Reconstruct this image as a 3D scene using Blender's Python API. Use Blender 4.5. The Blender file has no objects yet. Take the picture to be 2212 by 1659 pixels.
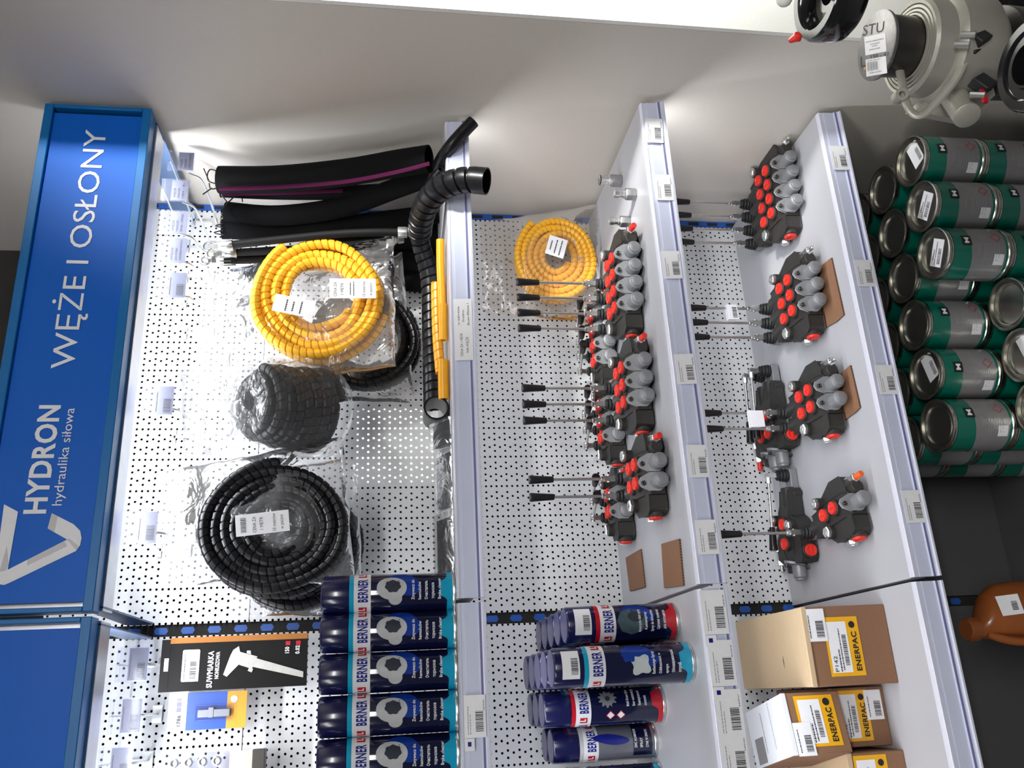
import bpy, math, random
from mathutils import Vector, Matrix, noise
random.seed(7)
PI = math.pi
V = Vector
# ------------------------------------------------------------------ camera
scn = bpy.context.scene
COL = scn.collection
FPX = 1836.6
C0 = V((-0.15774, -1.89789, 1.65232))
CF = V((0.34288513, 0.92721823, -0.15065237)).normalized()
CR = V((0.93812735, -0.34626719, 0.00401367)).normalized()
CU = CR.cross(CF).normalized()
cam = bpy.data.cameras.new('camera'); cam.lens = FPX / 2212 * 36; cam.sensor_width = 36; cam.clip_start = .02
co = bpy.data.objects.new('camera', cam); COL.objects.link(co)
mx = Matrix((-CU, CR, -CF)).transposed().to_4x4(); mx.translation = C0
co.matrix_world = mx
scn.camera = co
# ------------------------------------------------------------------ world, lights, exposure
scn.view_settings.view_transform = 'Standard'; scn.view_settings.look = 'None'
scn.view_settings.gamma = 1; scn.view_settings.exposure = 0.12
w = bpy.data.worlds.new('world'); scn.world = w; w.use_nodes = True
w.node_tree.nodes['Background'].inputs[0].default_value = (.95, .96, 1, 1)
w.node_tree.nodes['Background'].inputs[1].default_value = .08
def area(name, loc, rot, sx, sy, power, col=(1, 1, 1), spread=PI):
    l = bpy.data.lights.new(name, 'AREA'); l.shape = 'RECTANGLE'; l.size = sx; l.size_y = sy; l.energy = power; l.color = col; l.spread = spread
    o = bpy.data.objects.new(name, l); COL.objects.link(o); o.location = loc; o.rotation_euler = rot; return o
area('header_led_light', (.50, -.285, 2.146), (math.radians(26), 0, 0), .86, .02, 5.2, (.93, .96, 1))
area('header_led_light', (-.5, -.285, 2.146), (math.radians(26), 0, 0), .86, .02, 5.2, (.93, .96, 1))
area('shelf_led_light', (.5, -.352, 1.487), (math.radians(28), 0, 0), .97, .012, 1.0, (.94, .96, 1))
area('shelf_led_light', (-.5, -.352, 1.487), (math.radians(28), 0, 0), .9, .012, .85, (.94, .96, 1))
area('shelf_led_light', (.5, -.445, 1.083), (math.radians(28), 0, 0), .97, .012, 1.35, (.94, .96, 1))
area('shelf_led_light', (-.5, -.445, 1.083), (math.radians(28), 0, 0), .9, .012, 1.1, (.94, .96, 1))
area('ceiling_light', (.1, -3.7, 2.98), (math.radians(15), 0, 0), 1.5, .6, 95, (1, .99, .97))
area('ceiling_light', (-2.2, -2.4, 2.98), (0, 0, 0), 1.5, .6, 34, (1, .99, .97))
sp = area('wall_front_fill', (1.75, -2.3, 2.95), (0, 0, 0), .5, .3, 110, (1, 1, .96), math.radians(58))  # added fill lamp, narrowed to brighten wall_front and spare the shelves
sp.rotation_euler = (V((1.85, -.69, 2.0)) - V((1.75, -2.3, 2.95))).to_track_quat('-Z', 'Y').to_euler()
# ------------------------------------------------------------------ pixel -> place helpers (2212 x 1659 frame)
def ray(x, y): return CF + CR * ((829.5 - y) / FPX) + CU * ((1106 - x) / FPX)
def at(x, y, ax, v):
    d = ray(x, y); i = 'XYZ'.index(ax); return C0 + d * ((v - C0[i]) / d[i])
def atw(x, y, w_): return C0 + ray(x, y) * w_
Z1, Z2, Z3, D1, D2 = 1.5228, 1.1187, .7187, .375, .47
YH = .3716
# ------------------------------------------------------------------ materials
MATS = {}
def mat(name, col, rough=.5, metal=0., bump=0., bscale=80., var=.04, spec=.5, coat=0., emit=0., trans=0.):
    if name in MATS: return MATS[name]
    m = bpy.data.materials.new(name); MATS[name] = m; m.use_nodes = True
    nt = m.node_tree; b = nt.nodes['Principled BSDF']
    tc = nt.nodes.new('ShaderNodeTexCoord'); ns = nt.nodes.new('ShaderNodeTexNoise'); ns.inputs['Scale'].default_value = bscale
    nt.links.new(tc.outputs['Object'], ns.inputs['Vector'])
    mix = nt.nodes.new('ShaderNodeMix'); mix.data_type = 'RGBA'
    c = V(col[:3])
    mix.inputs[6].default_value = (*(c * (1 - var)), 1); mix.inputs[7].default_value = (*[min(1, k) for k in (c * (1 + var))], 1)
    nt.links.new(ns.outputs[0], mix.inputs[0]); nt.links.new(mix.outputs[2], b.inputs['Base Color'])
    b.inputs['Roughness'].default_value = rough; b.inputs['Metallic'].default_value = metal
    b.inputs['Specular IOR Level'].default_value = spec; b.inputs['Coat Weight'].default_value = coat; b.inputs['Coat Roughness'].default_value = .08
    if trans: b.inputs['Transmission Weight'].default_value = trans
    if emit:
        b.inputs['Emission Color'].default_value = (*col[:3], 1); b.inputs['Emission Strength'].default_value = emit
    if bump:
        bp = nt.nodes.new('ShaderNodeBump'); bp.inputs['Strength'].default_value = bump; bp.inputs['Distance'].default_value = .002
        nt.links.new(ns.outputs[0], bp.inputs['Height']); nt.links.new(bp.outputs[0], b.inputs['Normal'])
    return m
def s2l(r, g, b):
    f = lambda c: (c / 255 / 12.92) if c <= 10 else ((c / 255 + .055) / 1.055) ** 2.4
    return (f(r), f(g), f(b))
M = dict(
 wall=mat('painted_wall', (.68, .635, .575), .55, bump=.03, bscale=300),
 laminate=mat('white_laminate', (.88, .88, .84), .45, bump=.02, bscale=200),
 dark=mat('dark_void', (.02, .018, .016), .8),
 backing=mat('dark_backing', (.004, .004, .005), .9),
 floor=mat('grey_floor', (.16, .16, .16), .5, bump=.02, bscale=30),
 shelf=mat('shelf_enamel', (.50, .505, .54), .4, bump=.02, bscale=400),
 lowpanel=mat('grey_lower_panel', (.10, .10, .105), .5),
 strip=mat('lavender_plastic', (.66, .70, .88), .25, bscale=20, coat=.4, var=.05),
 stripd=mat('lavender_groove', (.20, .20, .38), .3),
 stripl=mat('clear_plastic_edge', (.72, .73, .84), .12, coat=.5),
 blue=mat('blue_enamel', s2l(0, 98, 205), .42, spec=.2, coat=.0, bscale=6, var=.06),
 bluef=mat('blue_frame', s2l(15, 110, 180), .35, spec=.25, bscale=10),
 bluep=mat('blue_upright', s2l(40, 95, 185), .4),
 blueb=mat('blue_grey_bracket', s2l(95, 120, 160), .35, metal=.3),
 alu=mat('aluminium', (.55, .57, .62), .35, metal=.85, bscale=40, var=.1),
 chrome=mat('zinc_plate', (.80, .81, .80), .30, metal=1., bscale=120, var=.12),
 steel=mat('brushed_steel', (.42, .41, .42), .45, metal=1., bump=.05, bscale=120, var=.15),
 tin=mat('tinplate', (.62, .61, .56), .24, metal=1., bscale=30, var=.08),
 white=mat('white_paint', (.82, .83, .85), .4),
 paper=mat('white_paper', (.90, .90, .94), .6),
 facet=mat('pale_grey_facet', (.58, .58, .60), .4),
 paper2=mat('grey_tag_paper', (.13, .13, .155), .6, spec=.2),
 ink=mat('black_ink', (.012, .012, .015), .6),
 inkg=mat('grey_print', (.33, .33, .36), .6),
 cast=mat('cast_iron_black', (.040, .038, .035), .5, metal=.25, bump=.25, bscale=600, var=.2),
 castg=mat('grey_casting', (.28, .285, .30), .45, metal=.35, bump=.15, bscale=500, var=.1),
 rubber=mat('black_rubber', (.010, .010, .011), .6, bump=.1, bscale=200),
 handle=mat('black_handle', (.008, .008, .009), .3),
 red=mat('red_plastic', (.82, .035, .022), .38),
 orange=mat('orange_plastic', (.9, .14, .02), .4),
 hose=mat('black_hose', (.005, .005, .006), .6, spec=.25, bump=.15, bscale=700),
 sleeve=mat('black_sleeve', (.004, .004, .0045), .85, bump=.3, bscale=900, spec=.15),
 bplast=mat('black_spiral_plastic', (.008, .008, .010), .33, spec=.35, bscale=100),
 purple=mat('purple_stripe', s2l(78, 24, 58), .9, spec=.1),
 yellow=mat('yellow_spiral_plastic', (.86, .44, .025), .35, bscale=60, var=.06),
 yell=mat('yellow_tube', (.93, .42, .01), .3),
 navy=mat('navy_lacquer', (.004, .006, .038), .14, bscale=30, coat=.5),
 capn=mat('navy_cap', (.007, .008, .06), .2, coat=.3),
 capt=mat('violet_grey_cap_top', (.075, .072, .15), .3),
 cyan=mat('cyan_print', s2l(20, 160, 200), .2, coat=.4),
 bwhite=mat('band_white', (.80, .80, .84), .2, coat=.4),
 berner=mat('deep_blue_letters', s2l(25, 35, 130), .25, coat=.3),
 bred=mat('band_red', s2l(190, 20, 40), .25, coat=.3),
 lblue=mat('bright_blue_print', s2l(14, 55, 150), .2, coat=.4),
 disc=mat('silver_print', (.52, .53, .55), .25, coat=.4, bscale=40, var=.25),
 discd=mat('dark_print', (.035, .04, .06), .25, coat=.4, bscale=40, var=.3),
 greyb=mat('grey_can', (.20, .21, .25), .25, metal=.4, coat=.3),
 green=mat('green_lacquer', (.0, .15, .10), .25, coat=.4, bscale=10),
 glabel=mat('grey_label', (.23, .225, .23), .3, coat=.3, bscale=60, var=.08),
 card=mat('brown_cardboard', s2l(140, 102, 76), .8, bump=.1, bscale=150, var=.06),
 cardl=mat('light_cardboard', s2l(205, 180, 145), .8, bump=.06, bscale=80, var=.05),
 cardw=mat('white_cardboard', (.78, .80, .84), .6, bscale=20),
 enyel=mat('yellow_label', s2l(245, 180, 20), .4),
 gold=mat('gold_print', s2l(165, 105, 45), .4, metal=.3),
 pblack=mat('black_card', (.006, .005, .005), .5, spec=.2),
 pgrey=mat('silver_picture', (.48, .47, .44), .4, bscale=60, var=.15),
 pblue=mat('blue_card', s2l(20, 75, 170), .3, coat=.3),
 pyel=mat('amber_card', s2l(215, 150, 40), .4),
 salmon=mat('salmon_card', s2l(240, 185, 165), .4),
 beige=mat('cast_beige', (.40, .39, .34), .42, metal=.35, bump=.05, bscale=300, var=.06),
 gunm=mat('dark_steel', (.07, .065, .06), .35, metal=.7, bump=.04, bscale=200),
 bgloss=mat('black_gloss', (.007, .007, .008), .14, coat=.6),
 brown=mat('amber_bottle', (.36, .10, .022), .25, coat=.3, bscale=20, var=.15, trans=.12),
 led=mat('led_diffuser', (.93, .96, 1), .5, emit=6.),
 stone=mat('stone_print', (.55, .60, .62), .3, coat=.3, bscale=50, var=.2),
 tire=mat('tyre_print', (.06, .10, .12), .3, coat=.3, bscale=90, var=.5),
)
# pegboard: white enamel with a repeating pattern of punched holes
def peg_material(name, col):
    m = bpy.data.materials.new(name); m.use_nodes = True; nt = m.node_tree; N = nt.nodes; L = nt.links
    b = N['Principled BSDF']; b.inputs['Base Color'].default_value = (*col, 1); b.inputs['Roughness'].default_value = .4
    out = N['Material Output']
    tc = N.new('ShaderNodeTexCoord'); sp = N.new('ShaderNodeSeparateXYZ'); L.new(tc.outputs['Object'], sp.inputs[0])
    def mth(op, a, b_=None, c=None):
        n = N.new('ShaderNodeMath'); n.operation = op
        for i, q in enumerate((a, b_, c)):
            if q is None: continue
            if isinstance(q, (int, float)): n.inputs[i].default_value = q
            else: L.new(q, n.inputs[i])
        return n.outputs[0]
    P = 1 / 14.3; SZ = .0243
    def grid(px, pz, ox, oz):
        u = mth('SUBTRACT', mth('FRACT', mth('DIVIDE', mth('ADD', sp.outputs[0], ox + 20 * px), px)), .5)
        v = mth('SUBTRACT', mth('FRACT', mth('DIVIDE', mth('ADD', sp.outputs[2], oz + 20 * pz), pz)), .5)
        uu = mth('POWER', mth('MULTIPLY', mth('ABSOLUTE', u), px), 2.); vv = mth('POWER', mth('MULTIPLY', mth('ABSOLUTE', v), pz), 2.)
        return mth('ADD', uu, vv)
    g1 = grid(P / 5, SZ, P / 10, 0); g2 = grid(P / 3, SZ, P / 6, SZ / 2)
    d = mth('SQRT', mth('MINIMUM', g1, g2))
    hole = mth('LESS_THAN', d, .0026)
    tr = N.new('ShaderNodeBsdfTransparent'); mx_ = N.new('ShaderNodeMixShader')
    L.new(hole, mx_.inputs[0]); L.new(b.outputs[0], mx_.inputs[1]); L.new(tr.outputs[0], mx_.inputs[2]); L.new(mx_.outputs[0], out.inputs[0])
    return m
M['peg'] = peg_material('punched_white_enamel', (.74, .75, .76))
def film_material(name, haze, tint=(1, 1, 1), gl=1., bump=.9):
    m = bpy.data.materials.new(name); m.use_nodes = True; nt = m.node_tree; N = nt.nodes; L = nt.links
    for n in list(N):
        if n.type != 'OUTPUT_MATERIAL': N.remove(n)
    out = [n for n in N][0]
    tc = N.new('ShaderNodeTexCoord'); ns = N.new('ShaderNodeTexNoise'); ns.inputs['Scale'].default_value = 17; ns.inputs['Detail'].default_value = 2.5
    ns.inputs['Distortion'].default_value = 1.2
    L.new(tc.outputs['Object'], ns.inputs['Vector'])
    bp = N.new('ShaderNodeBump'); bp.inputs['Strength'].default_value = bump; bp.inputs['Distance'].default_value = .006; L.new(ns.outputs[0], bp.inputs['Height'])
    tr = N.new('ShaderNodeBsdfTransparent'); tr.inputs[0].default_value = (*tint, 1)
    df = N.new('ShaderNodeBsdfTranslucent'); df.inputs[0].default_value = (.9, .9, .92, 1)
    d2 = N.new('ShaderNodeBsdfDiffuse'); d2.inputs[0].default_value = (.9, .9, .92, 1)
    gs = N.new('ShaderNodeBsdfGlossy'); gs.inputs['Roughness'].default_value = .12; L.new(bp.outputs[0], gs.inputs['Normal'])
    fr = N.new('ShaderNodeFresnel'); fr.inputs[0].default_value = 1.45; L.new(bp.outputs[0], fr.inputs['Normal'])
    mu = N.new('ShaderNodeMath'); mu.operation = 'MULTIPLY'; mu.inputs[1].default_value = 1.7 * gl; L.new(fr.outputs[0], mu.inputs[0]); mu.use_clamp = True
    m0 = N.new('ShaderNodeMixShader'); m0.inputs[0].default_value = .6; L.new(df.outputs[0], m0.inputs[1]); L.new(d2.outputs[0], m0.inputs[2])
    m1 = N.new('ShaderNodeMixShader'); m1.inputs[0].default_value = haze; L.new(tr.outputs[0], m1.inputs[1]); L.new(m0.outputs[0], m1.inputs[2])
    m2 = N.new('ShaderNodeMixShader'); L.new(mu.outputs[0], m2.inputs[0]); L.new(m1.outputs[0], m2.inputs[1]); L.new(gs.outputs[0], m2.inputs[2])
    L.new(m2.outputs[0], out.inputs[0]); return m
M['film'] = film_material('clear_bag_film', .11, gl=.55)
M['film2'] = film_material('hazy_bag_film', .07, tint=(.95, .93, .90), gl=.6)
M['film3'] = film_material('thin_bag_film', .07, gl=.25)
M['holder'] = film_material('clear_tag_holder', .035, tint=(.94, .95, 1), gl=.08, bump=.03)
# ------------------------------------------------------------------ mesh builder
TXT = {}
def text_geo(s, bold):
    k = (s, bold)
    if k not in TXT:
        c = bpy.data.curves.new('t', 'FONT'); c.body = s; c.size = 1; c.resolution_u = 3
        if bold: c.offset = .03; c.space_character = 1.08
        o = bpy.data.objects.new('t', c); m = bpy.data.meshes.new_from_object(o)
        vs = [(v.co.x, v.co.y) for v in m.vertices]; fs = [tuple(p.vertices) for p in m.polygons]
        bpy.data.objects.remove(o); bpy.data.curves.remove(c); bpy.data.meshes.remove(m)
        TXT[k] = (vs, fs)
    return TXT[k]
def frame(ax):
    ax = V(ax).normalized(); a = V((0, 0, 1)) if abs(ax.z) < .9 else V((1, 0, 0))
    u = a.cross(ax).normalized(); return u, ax.cross(u).normalized(), ax
class MB:
    def __init__(s): s.v = []; s.f = []; s.m = []
    def add(s, vs, fs, mi=0):
        o = len(s.v); s.v += [tuple(q) for q in vs]; s.f += [tuple(i + o for i in f) for f in fs]; s.m += [mi] * len(fs); return s
    def box(s, x0, x1, y0, y1, z0, z1, mi=0, R=None):
        vs = [V((x, y, z)) for x in (x0, x1) for y in (y0, y1) for z in (z0, z1)]
        if R: vs = [R @ q for q in vs]
        return s.add(vs, [(0, 1, 3, 2), (4, 6, 7, 5), (0, 4, 5, 1), (2, 3, 7, 6), (0, 2, 6, 4), (1, 5, 7, 3)], mi)
    def obox(s, c, u, v, w_, a, b, d, mi=0):
        c = V(c); vs = [c + V(u) * (i * a / 2) + V(v) * (j * b / 2) + V(w_) * (k * d / 2) for i in (-1, 1) for j in (-1, 1) for k in (-1, 1)]
        return s.add(vs, [(0, 1, 3, 2), (4, 6, 7, 5), (0, 4, 5, 1), (2, 3, 7, 6), (0, 2, 6, 4), (1, 5, 7, 3)], mi)
    def lathe(s, o, ax, prof, n=20, mi=0, ref=None):
        u, v, w_ = frame(ax); o = V(o); vs = []; fs = []
        for r, h in prof:
            for j in range(n):
                a = 2 * PI * j / n; vs.append(o + w_ * h + (u * math.cos(a) + v * math.sin(a)) * r)
        for i in range(len(prof) - 1):
            for j in range(n):
                k = (j + 1) % n; fs.append((i * n + j, i * n + k, (i + 1) * n + k, (i + 1) * n + j))
        if prof[0][0] > 1e-6: fs.append(tuple(range(n - 1, -1, -1)))
        if prof[-1][0] > 1e-6: fs.append(tuple((len(prof) - 1) * n + j for j in range(n)))
        return s.add(vs, fs, mi)
    def cyl(s, p, q, r, r2=None, n=16, mi=0):
        p, q = V(p), V(q); r2 = r if r2 is None else r2
        return s.lathe(p, q - p, [(r, 0), (r2, (q - p).length)], n, mi)
    def tube(s, path, r, n=10, mi=0, cap=True, squash=None, up=None):
        path = [V(p) for p in path]; m = len(path); rs = r if isinstance(r, (list, tuple)) else [r] * m
        T = [(path[min(i + 1, m - 1)] - path[max(i - 1, 0)]).normalized() for i in range(m)]
        u = V(up) if up else frame(T[0])[0]; vs = []; fs = []
        for i in range(m):
            u = (u - T[i] * u.dot(T[i])).normalized(); v = T[i].cross(u)
            for j in range(n):
                a = 2 * PI * j / n; cu, sv = math.cos(a), math.sin(a)
                if squash: sv *= squash
                vs.append(path[i] + (u * cu + v * sv) * rs[i])
        for i in range(m - 1):
            for j in range(n):
                k = (j + 1) % n; fs.append((i * n + j, i * n + k, (i + 1) * n + k, (i + 1) * n + j))
        if cap: fs.append(tuple(range(n - 1, -1, -1))); fs.append(tuple((m - 1) * n + j for j in range(n)))
        return s.add(vs, fs, mi)
    def pipe(s, path, r, n=14, t=.75, mi=0, squash=None, up=None):   # hollow hose, open at both ends
        path = [V(p) for p in path]; m = len(path)
        s.tube(path, r, n, mi, False, squash, up); s.tube(path, r * t, n, mi, False, squash, up)
        b = len(s.v) - 2 * n * m; c = b + n * m
        for e in (0, m - 1):
            for j in range(n):
                k = (j + 1) % n; s.f.append((b + e * n + j, b + e * n + k, c + e * n + k, c + e * n + j)); s.m.append(mi)
        return s
    def prism(s, poly, o, u, v, d, mi=0):
        o, u, v, d = V(o), V(u), V(v), V(d); n = len(poly)
        a = [o + u * x + v * y for x, y in poly]; b = [q + d for q in a]
        return s.add(a + b, [tuple(range(n)), tuple(range(2 * n - 1, n - 1, -1))] + [(i, (i + 1) % n, n + (i + 1) % n, n + i) for i in range(n)], mi)
    def quad(s, c, u, v, a, b, mi=0):
        c, u, v = V(c), V(u) * (a / 2), V(v) * (b / 2)
        return s.add([c - u - v, c + u - v, c + u + v, c - u + v], [(0, 1, 2, 3)], mi)
    def grid(s, fn, nu, nv, mi=0):
        vs = [fn(i / nu, j / nv) for i in range(nu + 1) for j in range(nv + 1)]
        return s.add(vs, [(i * (nv + 1) + j, (i + 1) * (nv + 1) + j, (i + 1) * (nv + 1) + j + 1, i * (nv + 1) + j + 1) for i in range(nu) for j in range(nv)], mi)
    def text(s, t, fn, x0, x1, y0, cap, bold=False, mi=0):          # fitted: spans x0..x1, baseline y0, cap height cap
        vs, fs = text_geo(t, bold)
        if not vs: return s
        a = min(q[0] for q in vs); b = max(q[0] for q in vs); k = .729
        return s.add([fn(x0 + (q[0] - a) / (b - a) * (x1 - x0), y0 + q[1] / k * cap) for q in vs], fs, mi)
    def build(s, name, mats, parent=None, angle=40, bevel=0, solid=0, label=None):
        me = bpy.data.meshes.new(name); me.from_pydata(s.v, [], s.f)
        for m in (mats if isinstance(mats, (list, tuple)) else [mats]): me.materials.append(M[m] if isinstance(m, str) else m)
        me.polygons.foreach_set('material_index', s.m); me.update()
        me.validate()
        if angle: me.shade_smooth(); me.set_sharp_from_angle(angle=math.radians(angle))
        o = bpy.data.objects.new(name, me); COL.objects.link(o)
        if parent: o.parent = parent
        if bevel:
            b = o.modifiers.new('bevel', 'BEVEL'); b.width = bevel; b.segments = 2; b.limit_method = 'ANGLE'; b.angle_limit = math.radians(50)
        if solid:
            b = o.modifiers.new('solid', 'SOLIDIFY'); b.thickness = solid
        if label: o['label'] = label
        return o
def plane_fn(o, u, v, off=0):
    o, u, v = V(o), V(u), V(v); n = u.cross(v).normalized() * off
    return lambda x, y: o + n + u * x + v * y
def cyl_fn(cx, cy, z0, r, th):       # x along the circumference (centre faces direction th), y up
    return lambda x, y: V((cx + r * math.sin(th + x / r), cy - r * math.cos(th + x / r), z0 + y))
def tag(o, label, cat, group=None, kind=None):
    o['label'] = label; o['category'] = cat
    if group: o['group'] = group
    if kind: o['kind'] = kind
    return o
def thing(name, label, cat, loc=(0, 0, 0), rz=0, group=None):
    o = bpy.data.objects.new(name, None); COL.objects.link(o); o.empty_display_size = .02
    o.location = loc; o.rotation_euler = (0, 0, rz); return tag(o, label, cat, group)
def struct(mb, name, m, **k):
    o = mb.build(name, m, **k); o['kind'] = 'structure'; return o
def dup(root, loc, rz=None, label=None, group=None):
    def cp(o, par):
        c = o.copy(); COL.objects.link(c)
        if par: c.parent = par
        for ch in list(o.children): cp(ch, c)
        return c
    r = cp(root, None); r.location = loc
    if rz is not None: r.rotation_euler = (0, 0, rz)
    if label: r['label'] = label
    if group: r['group'] = group
    return r
def smooth(pts, k=6, closed=False):
    pts = [V(p) for p in pts]; n = len(pts); out = []
    rng = range(n) if closed else range(n - 1)
    for i in rng:
        g = (lambda j: pts[j % n]) if closed else (lambda j: pts[max(0, min(n - 1, j))])
        a, b, c, d = g(i - 1), g(i), g(i + 1), g(i + 2)
        for t in range(k):
            t /= k
            out.append(.5 * ((2 * b) + (c - a) * t + (2 * a - 5 * b + 4 * c - d) * t * t + (3 * b - a - 3 * c + d) * t ** 3))
    if not closed: out.append(pts[-1])
    return out
def resample(path, step):
    L = [0]
    for a, b in zip(path, path[1:]): L.append(L[-1] + (b - a).length)
    n = max(2, int(L[-1] / step)); out = []; j = 0
    for i in range(n + 1):
        d = L[-1] * i / n
        while j < len(path) - 2 and L[j + 1] < d: j += 1
        t = (d - L[j]) / max(1e-9, L[j + 1] - L[j]); out.append(path[j].lerp(path[j + 1], t))
    return out
X_, Y_, Z_ = V((1, 0, 0)), V((0, 1, 0)), V((0, 0, 1))

# ================================================================== SETTING
struct(MB().box(1.012, 1.03, -.68, .26, -.0, 3.0), 'wall_right', 'wall')
struct(MB().box(1.012, 2.6, -.69, -.681, 0, 3.0), 'wall_front', 'laminate')
struct(MB().box(-4, 4, 2.6, 2.65, 0, 3.05), 'wall_back', 'dark')
struct(MB().box(-4, 4, -5, 2.6, -.05, 0), 'floor', 'floor')
struct(MB().box(-4, 4, -5, 2.65, 3.0, 3.05), 'ceiling', 'wall')

# shelving back: punched panels (two rows per bay), uprights, backing
def panel(x0, x1, z0, z1, m, label, nm='pegboard_panel'):
    cx, cz = (x0 + x1) / 2, (z0 + z1) / 2
    mb = MB().box(x0 - cx, x1 - cx, 0, .0012, z0 - cz, z1 - cz)
    r = .006
    mb.box(x0 - cx, x1 - cx, .0012, .012, z1 - cz - .001, z1 - cz); mb.box(x0 - cx, x1 - cx, .0012, .012, z0 - cz, z0 - cz + .001)
    o = mb.build(nm, m, angle=0); o.location = (cx, 0, cz); tag(o, label, 'panel'); return o
panel(.012, .995, 1.927, 2.33, 'peg', 'white punched pegboard panel behind the price tag hooks, right bay')
panel(.012, .995, .64, 1.9255, 'peg', 'tall white punched pegboard panel behind the hoses and valves, right bay')
panel(-.995, -.012, 1.927, 2.33, 'peg', 'white punched pegboard panel behind the hanging card packs, left bay')
panel(-.995, -.012, .64, 1.9255, 'peg', 'tall white punched pegboard panel behind the spray cans, left bay')
panel(.012, 1.008, .0, .638, 'lowpanel', 'plain dark grey lower back panel behind the green tins', 'back_panel')
panel(-.995, -.012, .0, .638, 'lowpanel', 'plain dark grey lower back panel behind the amber bottle', 'back_panel')
tag(MB().box(-1, 1.008, .045, .05, 0, 2.33).build('gondola_backing', 'backing'), 'dark backing sheet seen through the pegboard holes', 'backing')
ca, cb = at(765, 870, 'Y', .0), at(955, 1040, 'Y', .0)
tag(MB().box(cb.x, ca.x, .036, .044, cb.z, ca.z).build('hole_glow_card', 'laminate'), 'white card added behind the pegboard to make its holes look lit', 'box')  # added card between panel and backing, makes this group of holes look bright
area('hole_glow_fill', ((ca.x + cb.x) / 2, .0145, (ca.z + cb.z) / 2), (math.radians(90), 0, 0), (ca.x - cb.x) * .9, (ca.z - cb.z) * .9, .16)  # added lamp inside the shelving, lights only the card behind the holes
def upright(x, label):
    t = thing('shelving_upright', label, 'upright', (x, 0, 0))
    MB().box(-.012, .012, .010, .044, 0, 2.36).build('post', 'dark', t)
    mb = MB()
    for k in range(40):
        z = .3 + k * .053
        mb.prism([(-.007, -.010), (0, -.014), (.007, -.010), (.007, .010), (0, .014), (-.007, .010)], (0, .009, z), X_, Z_, (0, .002, 0))
    mb.build('slot_row', 'bluep', t)
upright(0, 'black slotted upright with blue slots between the two bays')
t = thing('shelving_upright', 'blue slotted upright at the right wall behind the hoses', 'upright', (1.003, 0, 0))
mb = MB().box(-.007, .008, -.002, .044, 0, 2.36).build('post', 'bluep', t)
mb = MB()
for k in range(40): mb.box(-.004, .004, -.0035, -.0018, .3 + k * .053 - .014, .3 + k * .053 + .014)
mb.build('slot_row', 'dark', t)

# shelves
def shelf(x0, x1, z, d, label, led=True, dark=False):
    L = x1 - x0
    t = thing('metal_shelf', label, 'shelf', ((x0 + x1) / 2, 0, z))
    h = L / 2
    MB().box(-h, h, -d, -.002, -.003, 0).box(-h, h, -d, -d + .002, -.03, -.003).box(-h, -h + .002, -d, -.002, -.03, -.003)\
        .box(h - .002, h, -d, -.002, -.03, -.003).build('shelf_board', 'shelf', t, bevel=.0008)
    # price strip: extruded plastic profile, ridged
    zb = -.049
    prof = [(.0, -.0002), (-.006, -.0005), (-.010, -.003), (-.0105, -.012), (-.012, -.013), (-.0125, -.034), (-.0155, -.036), (-.017, -.043), (-.0195, -.046), (-.018, zb), (-.004, zb), (-.001, -.040)]
    MB().prism(prof, (-h + .001, -d, 0), Y_, Z_, (L - .002, 0, 0)).build('price_strip', 'strip', t, angle=25)
    MB().prism([(-.0005, -.0005), (-.0065, -.0008), (-.0112, -.003), (-.0112, -.006), (-.0058, -.003), (0, -.003)], (-h + .001, -d, .0005), Y_, Z_, (L - .002, 0, 0)).build('strip_lip', 'stripl', t)
    MB().box(-h + .001, h - .001, -d - .0168, -d - .0150, -.0405, -.0365).build('strip_groove', 'stripd', t)
    MB().box(-h + .001, h - .001, -d - .0202, -d - .0188, -.049, -.0455).build('strip_edge', 'stripl', t)
    if led: MB().box(-h + .04, h - .04, -d + .012, -d + .026, -.034, -.028).build('led_tube', 'led', t)
    # holes and seams at the ends
    return t
shelf(.003, 1.0, Z1, D1, 'upper white metal shelf under the hoses, right bay')
shelf(-1.0, -.003, Z1, D1, 'upper white metal shelf carrying the row of brake cleaner cans')
shelf(.003, 1.0, Z2, D2, 'middle white metal shelf with the black lever valves and steel fittings')
shelf(-1.0, -.003, Z2, D2, 'middle white metal shelf with the four rows of spray cans')
shelf(.003, 1.0, Z3, D2, 'lower white metal shelf with the larger lever valves on cardboard', led=False)
shelf(-1.0, -.003, Z3, D2, 'lower white metal shelf with the cardboard boxes', led=False)
DB = .60
for x0, x1, lb in ((.003, 1.0, 'dark base deck under the stacked green tins'), (-1.0, -.003, 'dark base deck under the amber bottle')):
    o = MB().box(x0, x1, -DB, -.003, .0, .145).build('base_deck', 'lowpanel'); tag(o, lb, 'shelf base')

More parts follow.
